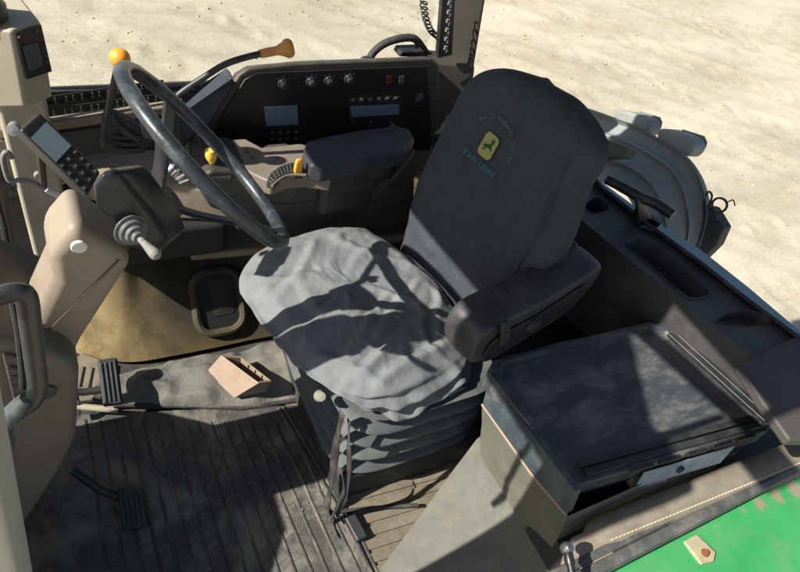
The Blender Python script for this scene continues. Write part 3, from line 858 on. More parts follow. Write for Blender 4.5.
def text_mesh(txt, size, fn, m, name, parent, gap=0, thick=.0014):
    """flat letters laid on the cover; fn maps (x along text, y up) to (v, h) offsets"""
    cu = bpy.data.curves.new('t', 'FONT'); cu.body = txt; cu.size = size; cu.align_x = 'CENTER'; cu.space_character = 1 + gap
    cu.offset = size * .02
    to = bpy.data.objects.new('t', cu); COL.objects.link(to)
    bpy.context.view_layer.update()
    me = bpy.data.meshes.new_from_object(to.evaluated_get(bpy.context.evaluated_depsgraph_get()))
    bpy.data.objects.remove(to); bpy.data.curves.remove(cu)
    for v in me.vertices:
        a, b = fn(v.co.x, v.co.y); v.co = bsurf(bv + a, bh + b, .0065) - world_loc(parent)
    o = bpy.data.objects.new(name, me); COL.objects.link(o); o.parent = parent; me.materials.append(m)
    return o
text_mesh('JOHN DEERE', .021, lambda x_, y_: (-(-x_) , y_ - .058), THREADB, 'cover_lettering', backo)
RA = .070
def arc(x_, y_):
    a = math.pi / 2 - x_ / RA - .30
    return ((RA + y_) * math.cos(a), (RA + y_) * math.sin(a) - .002)
text_mesh('MATIS PREMIER COVER', .0145, arc, THREADG, 'cover_lettering', backo, .25)

# cushion with draped cover
cu_ = MB(); rings = []
NA = 150
def edge(a, top=True):
    ca, sa = math.cos(a), math.sin(a)
    n_ = 2.5 if ca > 0 and sa > 0 else 3.4
    r = (abs(ca) ** n_ + abs(sa) ** n_) ** (-1 / n_)
    return .025 + .25 * r * ca, -.035 + .295 * r * sa
prof = []
for k in range(1, 15): prof.append((k / 14, None))
def fold(a, t): return math.sin(a * 17 + 2 * math.sin(a * 5)) * .5 + noise.noise(V((math.cos(a) * 5, math.sin(a) * 5, t * 2)))
CREASE = [(-.20, .20, .16, .235, .012, .012), (-.17, .10, .20, .20, .011, .008), (-.19, -.02, .08, .13, .010, .007), (-.19, -.20, .0, -.10, .014, .005),
          (.0, -.28, .24, -.12, .012, .009), (.10, -.06, .26, .06, .010, .007), (-.05, .02, .22, .10, .009, .006), (-.20, .03, -.08, .22, .011, .009), (.05, .12, .25, .19, .009, .007)]
def ctop(u, v):
    q = ((u - .025) / .25) ** 2 + ((v + .035) / .295) ** 2
    z = .532 - .030 * q - .012 * math.exp(-((u + .02) / .09) ** 2 - ((v) / .12) ** 2)
    z += .009 * noise.fractal(V((u * 4.5, v * 4.5, 3)), 1, 2, 3)
    cr = noise.noise(V((u * 6 + v * 4, v * 5 - u * 2, 5.5)))
    z += .009 * math.exp(-(cr / .09) ** 2)
    z -= .010 * math.exp(-((v + .20 + .3 * (u - .2)) / .010) ** 2) * (1 if u > .08 else 0)
    rg_ = noise.noise(V((u * 11 - v * 6, v * 12 + u * 7, 9.1))); z += .0022 * math.exp(-(rg_ / .10) ** 2)
    rg_ = noise.noise(V((u * 7 + v * 10, v * 6 - u * 13, 3.3))); z -= .0022 * math.exp(-(rg_ / .08) ** 2)
    for (x0, y0, x1, y1, wd, am) in CREASE:
        dx, dy = x1 - x0, y1 - y0; L_ = math.hypot(dx, dy)
        tt = ((u - x0) * dx + (v - y0) * dy) / L_ / L_
        dd = ((u - x0) * dy - (v - y0) * dx) / L_ + .018 * math.sin(tt * 3 + x0 * 20) + .006 * noise.noise(V((tt * 4, x0 * 9, y0 * 9)))
        f_ = max(0, min(1, min(tt, 1 - tt) * 4 + .25)) if -.06 < tt < 1.06 else 0
        z += am * f_ * (math.exp(-(dd / wd) ** 2) - .7 * math.exp(-((dd - wd * 1.7) / wd) ** 2))
    return z
for k in range(1, 31):
    t = k / 30; ring = []
    for j in range(NA):
        a = 2 * math.pi * j / NA; eu, ev = edge(a); uc, vc = .025, -.035
        u = uc + (eu - uc) * t; v = vc + (ev - vc) * t
        ring.append(sp(u, v, ctop(u, v) - .02 * max(0, t - .85) / .15))
    rings.append(ring)
for k in range(1, 17):
    t = k / 16; ring = []
    for j in range(NA):
        a = 2 * math.pi * j / NA; eu, ev = edge(a)
        nearside = max(0, math.sin(a))          # drapes wider on the door side
        frontc = max(0, math.cos(a - .9))
        cor = max(0, math.cos(a - .75)) ** 4
        outw = .024 * math.sin(t * 1.9) + nearside ** 2 * .046 * t * (1 - .8 * cor) - .02 * t * t - .02 * cor * t
        fl = fold(a, t) * .012 * t * (.35 + 1.0 * max(0, math.cos(a - 1.1)))
        drop = (.058 + .022 * nearside + .012 * math.sin(a * 6) - .045 * max(0, math.cos(a)) ** 2 - .022 * cor) * t
        d = V((math.cos(a), math.sin(a), 0))
        u = eu + (outw + fl) * d.x; v = ev + (outw + fl) * d.y
        z = ctop(eu, ev) - .02 - drop + .006 * fold(a * 1.3 + 1, t) * t
        # diagonal pulled folds on the door side
        ph = (t * 3.0 + a * 3.2)
        sw_ = nearside * min(1, t * 3) * (1 - .3 * t)
        wv = math.cos(2 * math.pi * (2.6 * t + .55 * (a - 1.2)) + 1.2 * noise.noise(V((a * 2, t, 4))))
        v += .016 * (wv ** 3 * .6 + wv * .4) * sw_; u += .006 * wv * sw_ * d.x; z -= .05 * nearside * t * math.exp(-((a - 1.25) / .5) ** 2)
        ring.append(sp(u, v, z))
    rings.append(ring)
rings.append([lerp(p, sp(.025, -.035, p.z), .12) for p in rings[-1]])
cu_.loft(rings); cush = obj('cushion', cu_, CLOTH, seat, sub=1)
# seam across the cushion
# bellows
be = MB(); rings = []
for k in range(45):
    t = k / 44; z = .40 - .28 * t
    w_ = .019 * math.cos(t * math.pi * 2 * 4.5) + .012 * t
    ring = []
    for j in range(64):
        a = 2 * math.pi * j / 64; n_ = 5
        r = (abs(math.cos(a)) ** n_ + abs(math.sin(a)) ** n_) ** (-1 / n_)
        sag = .010 * noise.noise(V((math.cos(a) * 2.2, math.sin(a) * 2.2, t * 2)))
        ring.append(V((.755 - (.215 + w_) * r * math.cos(a), .915 - (.245 + w_) * r * math.sin(a), z + sag)))
    rings.append(ring)
be.loft(rings); obj('bellows', be, BELLOW, seat)
bb = MB(); bb.prism([(.535, .655, 0), (.535, 1.17, 0), (1.0, 1.17, 0), (1.0, .645, 0)], (0, 0, .135)); obj('seat_base', bb, BLK2, seat, bevel=.012)
kn = MB(); kc = at(320, 396, x=.47); kn.lathe([(0, -.02), (.012, -.018), (.016, 0), (.012, .018), (0, .022)], kc, (.2, .6, -.8), 14); obj('adjust_knob', kn, mat('pale_olive_knob', (.25, .25, .2), .5), seat)

# left armrest
ar = MB()
def arm_pts(v, dz=0, ins=0):
    prof = [(-.005, .615), (.012, .66), (.008, .715), (-.02, .738), (-.10, .732), (-.22, .728), (-.34, .742), (-.43, .755), (-.475, .742), (-.475, .69), (-.455, .615), (-.41, .575), (-.31, .563), (-.20, .565), (-.09, .575), (-.025, .588)]
    cu0, cz0 = -.2, .67
    return [sp(cu0 + (u - cu0) * (1 - ins), v, cz0 + (z - cz0) * (1 - ins * 1.6) + dz) for u, z in prof]
ar.loft([arm_pts(.226, 0, .10), arm_pts(.232, 0, .03), arm_pts(.25, 0, 0), arm_pts(.31, 0, 0), arm_pts(.33, 0, .03), arm_pts(.337, 0, .10)])
armo = obj('armrest', ar, ARM, seat, sub=2)
ap = MB(); vv = .339
ap.prism(catmull([sp(-.055, vv, .60), sp(-.055, vv, .685), sp(-.20, vv, .69), sp(-.36, vv, .715), sp(-.39, vv, .70), sp(-.36, vv, .65), sp(-.28, vv, .612), sp(-.16, vv, .592)], 4, closed=True), SL * .003)
obj('side_panel', ap, BLK, armo, bevel=.002)
kn = MB(); kc = on_plane(533, 324, sp(0, vv + .004, 0), SL); kn.lathe([(0, 0), (.026, 0), (.026, .003), (.021, .004), (.020, .010), (.008, .011), (.006, .008), (0, .008)], kc, SL, 24); obj('tilt_knob', kn, BLK2, armo)
lv = MB(); lv.prism([on_plane(a, b, sp(0, vv + .003, 0), SL) for a, b in ((500, 322), (507, 319), (508, 337), (499, 344))], SL * .010); obj('arm_lever', lv, ARM, armo, bevel=.003)
ah = MB(); ah.prism([sp(-.36, .20, .66), sp(-.36, .20, .74), sp(-.44, .20, .76), sp(-.46, .20, .66)], SL * .05); obj('arm_hinge', ah, BLK, armo, bevel=.008)

# seat belt webbing hanging at the front corner, buckle on floor
sb = thing('seat_belt', 'dusty black seat belt straps hanging at the seat corner with buckle on floor', 'seat belt', at(352, 530, z=.01))
def ribbon(P, wdt, name):
    s = MB(); P = catmull(P, 6); rows = []
    for i, p in enumerate(P):
        tw = .4 * math.sin(i * .5); wv = (SL * math.cos(tw) + SF * math.sin(tw)) * wdt / 2
        rows.append([p - wv, p + wv])
    s.grid(rows); return obj(name, s, BLK2, sb, solid=.002)
x1 = .515
ribbon([at(342, 412, x=.50), at(337, 440, x=.505), at(333, 470, x=.505), at(329, 497, x=.50), at(326, 508, x=.49), at(334, 515, z=.012)], .024, 'strap')
ribbon([at(349, 420, x=.52), at(349, 445, x=.515), at(349, 472, x=.515), at(346, 497, x=.51), at(338, 512, x=.51), at(344, 522, z=.014)], .015, 'strap')
ribbon([at(341, 470, x=.51), at(344, 490, x=.505), at(338, 505, x=.50), at(332, 520, z=.02), at(338, 537, z=.010)], .012, 'strap')
for p in (((337, 440), (349, 452)), ((349, 446), (335, 462)), ((335, 462), (349, 476))):
    pass
s = MB(); b_a = at(349, 516, z=.02); b_b = at(362, 540, z=.02); dirb = (b_b - b_a).normalized(); R = Matrix.Rotation(math.atan2(dirb.y, dirb.x), 3, 'Z')
s.box((b_a + b_b) / 2, ((b_b - b_a).length, .035, .026), R); obj('buckle', s, ARM, sb, bevel=.006)
s = MB(); s.tube([at(338, 512, z=.02), at(370, 508, z=.022), at(418, 505, z=.03)], .006, 8); obj('buckle_stalk', s, BLK2, sb)

# ================================================================== STEERING
WC = V((.248, .988, .98)); WN = V((.7555, .087, .6493)).normalized(); WR = .205
wb_ = WN.cross(V((0, 0, 1))).normalized()
if wb_.y < 0: wb_ = -wb_
wu = wb_.cross(WN).normalized()
if wu.z < 0: wu = -wu
sw = thing('steering_wheel', 'worn black three spoke steering wheel in front of the seat', 'steering wheel', WC - WN * .125)
s = MB(); s.tube([WC + (wu * math.cos(a) + wb_ * math.sin(a)) * WR for a in [2 * math.pi * i / 72 for i in range(72)]], .0138, 14, closed=True)
s.displace(.0008, 60); obj('rim', s, GLOSS, sw)
HB = WC - WN * .125
for ang in (-32, 88, 208):
    a = math.radians(ang); d = wu * math.cos(a) + wb_ * math.sin(a); td = -wu * math.sin(a) + wb_ * math.cos(a)
    P = [HB + d * .025 + WN * .012, HB + d * .07 + WN * .035, HB + d * .14 + WN * .085, WC + d * (WR - .008) - WN * .006]
    P = catmull(P, 5); s = MB()
    s.loft([[p + td * w2 + WN * h2 for w2, h2 in ((-.0165, -.005), (-.0135, .0045), (.0135, .0045), (.0165, -.005))] for p in P])
    obj('spoke', s, SHROUD, sw, bevel=.002)
s = MB(); s.lathe([(.0, -.03), (.040, -.03), (.046, -.005), (.046, .012), (.040, .022), (.02, .028), (0, .029)], HB, WN, 28); obj('hub', s, BLK, sw)

sc = thing('steering_column', 'beige steering column with black dash pod below the steering wheel', 'steering column', (-.05, .87, .0))
# beige cowl
yn = .82
s = MB(); cpx = [(76, 224), (135, 262), (82, 343), (72, 364), (8, 372), (30, 330), (52, 283), (48, 256)]
near_ = [at(a, b, y=yn) for a, b in cpx]
cowl_w = .115
s.prism(near_, (0, cowl_w, 0)); cowl = obj('cowl', s, BEIGE, sc, bevel=.022, seg=4)
s = MB(); a_ = at(119, 260, y=yn - .0012); b_ = at(36, 343, y=yn - .0012); s.tube([a_, b_], .0014, 6); obj('cowl_seam', s, BROWN, cowl)
s = MB(); s.lathe([(0, 0), (.0125, 0), (.0125, .003), (.011, .005), (0, .0055)], at(79, 246, y=yn), (0, -1, 0), 20); obj('cowl_knob', s, WHITE, cowl)
# lower pedestal
s = MB(); yp = .76
ppx = [(-30, 335), (20, 345), (72, 362), (80, 375), (77, 440), (62, 470), (28, 522), (-20, 600), (-60, 560)]
s.prism([at(a, b, y=yp) for a, b in ppx], (0, .26, 0)); ped = obj('pedestal', s, DASH, sc, bevel=.018, seg=3)
s = MB()
v0 = [at(2, 352, y=yp - .004), at(24, 358, y=yp - .004), at(34, 398, y=yp - .004), at(14, 402, y=yp - .004)]
s.prism(v0, (0, -.006, 0)); obj('vent_frame', s, BROWN, ped, bevel=.004)
s = MB()
for k in range(4):
    a_ = lerp(v0[0], v0[3], .2 + .2 * k); b_ = lerp(v0[1], v0[2], .2 + .2 * k)
    s.tube([lerp(a_, b_, .12) + V((0, -.008, 0)), lerp(a_, b_, .88) + V((0, -.008, 0))], .003, 6)
obj('vent_slat', s, BLK, ped)
s = MB(); c_ = at(46, 392, y=yp - .003); s.lathe([(0, 0), (.017, 0), (.017, .003), (.012, .005), (0, .004)], c_, (0, -1, 0), 18); obj('vent_knob', s, BROWN, ped)
# black pod round the wheel hub with the shiny stepped end
s = MB()
pod_px = [(109, 170), (100, 172), (90, 183), (91, 196), (93, 207), (100, 213), (109, 217), (114, 224), (116, 231), (122, 239), (132, 251), (150, 259), (168, 243), (158, 222), (140, 200), (124, 180), (116, 172)]
rings = []
base_ = [at(a, b, y=.815) for a, b in pod_px]; cc = sum(base_, V()) / len(base_)
for yy, k in ((0, .80), (.005, .92), (.016, 1.0), (.05, 1.0), (.11, .95), (.125, .86)):
    rings.append([V((cc.x + (p.x - cc.x) * k + .45 * yy, .815 + yy * .8, cc.z + (p.z - cc.z) * k - .50 * yy)) for p in base_])
s.loft(rings); pod = obj('dash_pod', s, SHROUD, sc, bevel=.004, seg=2)
# stalk boot and stalk
a_ = at(134, 233, y=.80); b_ = at(157, 256, y=.735); dr = (b_ - a_).normalized()
s = MB(); prof = [(0, -.02)]
for k in range(4):
    r0 = .028 - .006 * k; h0 = -.01 + k * .008
    prof += [(r0, h0), (r0, h0 + .003), (r0 - .0055, h0 + .0045), (r0 - .006, h0 + .0075)]
prof += [(.006, .03), (0, .03)]
s.lathe(prof, a_, dr, 26); obj('stalk_boot', s, mat('grey_boot', (.085, .088, .09), .5, dirt=(.3, .3, .28), damt=.4, dscale=30), pod)
s = MB(); ln = (b_ - a_).length
s.lathe([(0, .02), (.0052, .02), (.006, ln * .5), (.0085, ln * .78), (.0095, ln * .95), (.006, ln * 1.02), (0, ln * 1.03)], a_, dr, 14); obj('turn_stalk', s, CABLE, pod)
# chrome key cluster
s = MB(); kc = at(170, 172, y=1.04)
s.lathe([(0, 0), (.014, 0), (.014, .014), (0, .014)], kc, WN, 16)
for k in range(4): s.box(kc + V((.004 + .007 * k, .004, .012 - .012 * k)), (.005, .012, .020), Matrix.Rotation(.6 + .2 * k, 3, 'Y'))
obj('ignition_key', s, CHROME, pod)
s = MB(); s.tube([HB - WN * .03, HB - WN * .16, HB - WN * .42], [.034, .026, .026], 20); obj('column_tube', s, BLK2, sc)

# ================================================================== PEDALS
def pedal(name, label, pad_px, zpad, arm_px, ridges):
    t = thing(name, label, 'pedal', at(*pad_px[2], z=0))
    s = MB(); P = [at(a, b, z=zz) for (a, b), zz in zip(pad_px, zpad)]
    n_ = (P[1] - P[0]).cross(P[3] - P[0]).normalized()
    if n_.dot(CAM - P[0]) < 0: n_ = -n_
    s.prism([p - n_ * .03 for p in P], n_ * .03); po_ = obj('pedal_pad', s, BLK2, t, bevel=.007, seg=3)
    s = MB()
    for k in range(ridges):
        f_ = (k + .7) / (ridges + .4); a_ = lerp(P[0], P[1], f_); b_ = lerp(P[3], P[2], f_)
        s.tube([lerp(a_, b_, .08) + n_ * .001, lerp(a_, b_, .92) + n_ * .001], .0032, 6)
    obj('pad_ridge', s, RIBP, po_)
    s = MB(); s.tube([at(a, b, z=zz) for a, b, zz in arm_px], .011, 8); obj('pedal_arm', s, BLK, t)
    return t
pedal('brake_pedal', 'raised black brake pedal with ridged pad beside the grey sheet', [(97, 360), (117, 357), (123, 403), (103, 407)], [.16, .16, .09, .09], [(112, 388, .10), (85, 392, .10), (55, 392, .12)], 4)
pedal('clutch_pedal', 'low black ridged pedal pad near the floor under the pedestal', [(116, 488), (143, 487), (149, 527), (122, 531)], [.075, .075, .03, .03], [(125, 500, .05), (100, 490, .06), (72, 470, .10)], 5)
s = MB(); s.tube([at(72, 406, z=.06), at(118, 410, z=.04)], .010, 10)
tag(obj('pedal_shaft', s, BEIGE_L), 'pale cross shaft behind the brake pedal at mat edge', 'shaft')
s = MB(); s.prism([at(70, 402, z=.075), at(80, 402, z=.075), at(81, 417, z=.04), at(71, 418, z=.04)], (0, .03, 0))
tag(obj('pedal_stop', s, BLK2, bevel=.004), 'small black rubber stop block next to the pedal shaft', 'stop')
fp_ = thing('heel_plate', 'small beige slotted heel plate beneath the brake pedal', 'plate', at(85, 375, z=0))
s = MB(); s.prism([at(62, 372, z=.02), at(82, 352, z=.02), at(108, 362, z=.02), at(104, 398, z=.02), at(66, 402, z=.02)], (0, 0, -.02)); hpz = obj('plate_body', s, FLOORT, fp_, bevel=.005)
s = MB()
for k in range(3): s.tube([at(75 + 9 * k, 366 + k, z=.021), at(71 + 9 * k, 386 + k, z=.021)], .003, 6)
obj('plate_slot', s, BLK, hpz)

# ================================================================== GRAB HANDLE (left front)
gh = thing('grab_handle', 'glossy black grab handle on the left front post', 'grab handle', at(20, 400, y=.46))
s = MB(); yh = .47
P = [(-20, 302), (4, 294), (20, 292), (27, 300), (31, 330), (36, 368), (38, 388), (32, 402), (18, 412), (2, 424)]
s.tube(catmull([at(a, b, y=yh) for a, b in P], 6), .0078, 12, flat=1.3); obj('handle_bar', s, mat('black_handle', (.022, .024, .026), .32, .2, 20, .06), gh)
s = MB(); s.tube(catmull([at(a - 9, b + 2, y=yh + .01) for a, b in ((22, 300), (27, 330), (31, 368), (32, 386))], 5), .0035, 8); obj('grip_groove', s, BLK, gh)
s = MB(); s.tube([at(26, 398, y=yh - .004), at(18, 408, y=yh - .004), at(2, 424, y=yh - .004), at(8, 446, y=yh - .004)], [.008, .012, .013, .009], 12, flat=.8); obj('handle_foot', s, GLOSS, gh)

# ================================================================== CORNER POST DISPLAY, HAND MONITOR, CABLE
cdp = thing('corner_display', 'tall beige display housing at the top of the right front corner post', 'display', (-.05, 1.5, .78))
s = MB()
E0 = at(12, 30, y=1.40); R0 = at(41, 21, y=1.455); L0 = at(-45, 26, y=1.44)
E1 = at(26, 108, y=1.40); R1 = at(53, 98, y=1.455); L1 = at(-32, 110, y=1.44)
bkv = V((-.03, .12, 0))
s.loft([[L1, E1, R1, R1 + bkv, L1 + bkv], [L0, E0, R0, R0 + bkv, L0 + bkv]]); hs_ = obj('housing', s, BEIGE_L, cdp, bevel=.008)
pn_ = (R0 - E0).cross(E1 - E0).normalized()
if pn_.dot(CAM - E0) < 0: pn_ = -pn_
def pp(a, b, lift=.002): return on_plane(a, b, E0 + pn_ * lift, pn_)
s = MB(); s.prism([pp(14, 32), pp(40, 24), pp(51, 71), pp(26, 79)], pn_ * .004); dp = obj('display_panel', s, BLK, cdp, bevel=.002)
s = MB(); s.prism([pp(22, 47, .007), pp(37, 42, .007), pp(43, 66, .007), pp(29, 71, .007)], pn_ * .0012); obj('display_screen', s, SCREEND, dp)
for a, b in ((19, 37), (36, 31), (44, 49), (46, 56), (47, 62)):
    s = MB(); s.lathe([(0, 0), (.0035, 0), (.003, .003), (0, .003)], pp(a, b, .007), pn_, 10); obj('display_button', s, MARKD, dp)
s = MB(); s.lathe([(0, 0), (.050, 0), (.050, .022), (.044, .03), (.044, .075), (0, .078)], (E0 + L0 + bkv) / 2 + V((.012, -.02, .008)), (0, 0, 1), 20); obj('top_cap', s, BLK, cdp)

mo = thing('hand_monitor', 'dark rectangular monitor with grey screen and keypad tilted beside the column', 'monitor', at(60, 190, y=1.16))
mn = V((.30, -.70, .65)).normalized(); mp0 = at(60, 150, y=1.17)
def mpl(a, b, lift=0): return on_plane(a, b, mp0 + mn * lift, mn)
s = MB(); Pm = [mpl(40, 112), mpl(101, 172), mpl(88, 196), mpl(20, 130)]
s.prism(Pm, -mn * .045); mc = obj('monitor_case', s, SHROUD, mo, bevel=.005)
s = MB(); s.prism([mpl(46, 122, .001), mpl(71, 146, .001), mpl(56, 162, .001), mpl(31, 138, .001)], mn * .002); obj('monitor_screen', s, SCREEN, mc)
s = MB()
kx = (mpl(101, 172) - mpl(40, 112)).normalized(); ky = mn.cross(kx); KR = Matrix((kx, ky, mn)).transposed()
for i in range(4):
    for j in range(3):
        c_ = lerp(lerp(mpl(75, 152, .001), mpl(95, 171, .001), i / 3), lerp(mpl(62, 166, .001), mpl(84, 188, .001), i / 3), j / 2)
        s.box(c_, (.0085, .0095, .002), KR)
kp = obj('keypad', s, BLK2, mc)
s = MB()
for i in range(4):
    for j in range(3):
        c_ = lerp(lerp(mpl(75, 152, .0024), mpl(95, 171, .0024), i / 3), lerp(mpl(62, 166, .0024), mpl(84, 188, .0024), i / 3), j / 2)
        s.box(c_, (.0015 + .003 * ((i + j) % 2), .0045 - .003 * ((i + j) % 2), .0006), KR)
obj('key_marks', s, MARK, mc)
s = MB(); s.lathe([(0, 0), (.012, 0), (.012, .02), (0, .022)], at(15, 127, y=1.24), (-.2, -.9, .2), 14); obj('mount_knob', s, LGREY, mo)
s = MB(); s.tube([at(18, 128, y=1.26), at(40, 150, y=1.3), at(44, 190, y=1.45)], .009, 8); obj('mount_arm', s, BROWN, mo)

cb = thing('hook_cable', 'grey cable hooked on the pale corner post with white connector', 'cable', at(8, 180, y=1.40))
s = MB(); s.tube(catmull([at(a, b, y=1.42) for a, b in ((12, 158), (7, 152), (3, 157), (5, 170), (10, 181), (20, 180), (32, 182), (44, 189), (60, 197), (70, 205))], 6), .0062, 10); obj('cable_sheath', s, CABLE, cb)
s = MB(); s.tube([at(46, 189, y=1.415), at(58, 195, y=1.415)], .0085, 10); obj('cable_connector', s, WHITE, cb)
s = MB(); s.lathe([(0, 0), (.012, 0), (.010, .014), (0, .014)], at(39, 175, y=1.45), (0, -1, .2), 12); obj('cable_clip', s, LGREY, cb)

# ================================================================== SLOTTED RAILS
for k, (pa, pb, zz, lab) in enumerate((((30, 104), (164, 84), .735, 'black slotted rail on the right sill, farther of the two by the window'), ((28, 116), (196, 93), .715, 'black slotted rail on the right sill, nearer of the two to the levers'))):
    t = thing('slotted_rail', lab, 'rail', at(*pa, z=zz), 'slotted rails on the right window sill')
    A_ = at(*pa, z=zz); B_ = at(*pb, z=zz); dd = (B_ - A_).normalized(); nn = V((dd.y, -dd.x, 0))
    s = MB(); hh = .030
    s.prism([A_ + V((0, 0, -.012)), B_ + V((0, 0, -.012)), B_ + V((0, 0, .012)), A_ + V((0, 0, .012))], -nn * .005); obj('rail_bar', s, RAIL, t, bevel=.002)
    s = MB(); L_ = (B_ - A_).length; c_ = .02; j = 0
    while c_ < L_ - .01:
        p = A_ + dd * c_ + nn * .001
        s.box(p + V((0, 0, .001)), (.0026, .002, .013), Matrix.Rotation(math.atan2(dd.y, dd.x), 3, 'Z'))
        s.box(p + V((0, 0, -.006)), (.008, .002, .0024), Matrix.Rotation(math.atan2(dd.y, dd.x), 3, 'Z'))
        c_ += .017 + .010 * ((j * 7) % 3) / 2; j += 1
    obj('rail_slot', s, mat('rail_marks', (.32, .29, .22), .7), t)

# ================================================================== LEVERS
lv1 = thing('gear_lever', 'black upright lever with round orange ball knob in dark gaiter', 'lever', at(122, 150, y=1.42))
yl = 1.42
s = MB(); s.ball(at(120, 58, y=yl), .0225, (1, 1, .96)); obj('lever_knob', s, ORANGE, lv1)
s = MB(); s.tube(catmull([at(119, 62, y=yl), at(114, 85, y=yl), at(109, 110, y=yl), at(110, 118, y=yl), at(125, 132, y=yl), at(138, 140, y=yl)], 5), .0085, 10); obj('lever_rod', s, BLK, lv1)
s = MB(); gx = [(104, 118), (118, 116), (141, 128), (146, 154), (116, 156), (101, 150)]
s.prism([at(a, b, y=yl + .01) for a, b in gx], (0, .035, 0)); gt = obj('lever_gaiter', s, BLK2, lv1, bevel=.006)
s = MB()
for k in range(3): s.tube([at(113 + k, 136 + k * 6, y=yl + .008), at(127, 138 + k * 6, y=yl + .004), at(141, 137 + k * 6, y=yl + .008)], .005, 6)
obj('gaiter_fold', s, BLK2, gt)

lv2 = thing('throttle_lever', 'long bent black lever with worn orange flared grip above the dials', 'lever', at(182, 140, y=1.45))
yl = 1.45
s = MB(); s.tube(catmull([at(a, b, y=yl) for a, b in ((182, 150), (178, 120), (177, 100), (181, 93), (200, 80), (222, 66), (240, 59), (264, 53))], 6), .0082, 10); obj('lever_rod', s, BLK, lv2)
s = MB(); a_ = at(260, 54, y=yl); b_ = at(290, 48, y=yl); dr = (b_ - a_).normalized(); ln = (b_ - a_).length
s.lathe([(0, 0), (.0105, 0), (.0115, ln * .3), (.011, ln * .55), (.017, ln * .75), (.0235, ln * .88), (.0235, ln * 1.0), (.019, ln * 1.08), (0, ln * 1.1)], a_, dr, 20); obj('lever_grip', s, TANKNOB, lv2)

# ================================================================== INSTRUMENT PANEL
ip = thing('instrument_panel', 'dark instrument panel with dials, screens and brown surround on the right', 'instrument panel', (.8, 1.6, .55))
ipn = V((0, -.999, .03)).normalized(); ip0 = V((.8, 1.60, .72))
def ipp(a, b, lift=0): return on_plane(a, b, ip0 + ipn * lift, ipn)
s = MB(); op = [(197, 150), (208, 122), (238, 74), (250, 67), (300, 62), (432, 57), (440, 64), (443, 150)]
s.prism([ipp(a, b) for a, b in op], (0, .045, -.02)); sur = obj('surround', s, BROWN, ip, bevel=.012)
s = MB(); fc = [(206, 150), (216, 124), (244, 79), (256, 72), (427, 65), (432, 140), (430, 150)]
s.prism([ipp(a, b, .001) for a, b in fc], ipn * .006); face = obj('panel_face', s, mat('panel_black', (.013, .014, .015), .4, .2, 14, .05), ip, bevel=.003)
F7 = .0075
for a, b in ((283, 84), (311, 82), (329, 81), (349, 79)):
    s = MB(); s.lathe([(0, 0), (.017, 0), (.016, .006), (.011, .007), (.010, .020), (0, .021)], ipp(a, b, F7), ipn, 20); kn = obj('dial_knob', s, BLK, face)
    s = MB(); c_ = ipp(a, b, F7 + .022); s.box(c_ + V((-.003, 0, .004)), (.003, .002, .013), Matrix.Rotation(-.7, 3, 'Y')); obj('dial_pointer', s, MARK, kn)
    s = MB()
    for q in range(7):
        an = -2.2 + q * .73; s.box(ipp(a, b, F7) + V((math.sin(an) * .022, 0, math.cos(an) * .022)), (.003, .001, .003))
    obj('dial_marks', s, MARKD, face)
s = MB(); s.prism([ipp(264, 107, F7), ipp(297, 105, F7), ipp(298, 124, F7), ipp(266, 126, F7)], ipn * .002); obj('panel_screen', s, LCDB, face)
s = MB()
for r in range(2):
    for c in range(4):
        s.lathe([(0, 0), (.006, 0), (.005, .003), (0, .003)], ipp(272 + c * 8, 133 + r * 6.5 - c * .3, F7), ipn, 10)
obj('panel_button', s, MARKD, face)
s = MB(); s.prism([ipp(350, 106, F7), ipp(399, 104, F7), ipp(399, 114, F7), ipp(351, 117, F7)], ipn * .002); obj('radio_window', s, LCDB, face)
s = MB(); s.prism([ipp(347, 95, F7), ipp(402, 92, F7), ipp(404, 124, F7), ipp(349, 128, F7)], ipn * .001); rd = obj('radio_body', s, BLK, face)
s = MB()
for k in range(6):
    c_ = ipp(353 + k * 8.6, 100 - k * .35, F7 + .002); s.box(c_, (.016, .003, .012)); s.box(c_ + V((0, -.002, 0)), (.006, .001, .003))
rk = obj('radio_key', s, MARKD, rd)
for k in range(6):
    s = MB(); s.box(ipp(353 + k * 8.6, 100 - k * .35, F7 + .0045), (.007, .001, .0028)); obj('key_symbol', s, MARK, rd)
for a in (353, 371, 391):
    s = MB(); s.box(ipp(a, 122, F7 + .003), (.006, .001, .003)); obj('radio_symbol', s, MARK, rd)
s = MB(); s.lathe([(.0, 0), (.015, 0), (.015, .004), (.011, .004), (.011, .002), (0, .002)], ipp(419, 97, F7), ipn, 22); obj('power_socket', s, MARKD, face)
s = MB(); s.prism([ipp(387, 76, F7), ipp(392, 76, F7), ipp(392, 83, F7), ipp(387, 83, F7)], ipn * .003); obj('warning_switch', s, RED, face)
s = MB(); s.prism([ipp(399, 76, F7), ipp(404, 76, F7), ipp(404, 83, F7), ipp(399, 83, F7)], ipn * .003); obj('rocker_switch', s, MARKD, face)
# blue grey side cheek of the panel
s = MB(); ch = [at(184, 112, y=1.56), at(232, 78, y=1.62), at(236, 82, y=1.60), at(206, 128, y=1.56), at(180, 150, y=1.50), at(172, 128, y=1.50)]
s.prism(ch, (0, .06, 0)); obj('side_cheek', s, PAD, ip, bevel=.006)

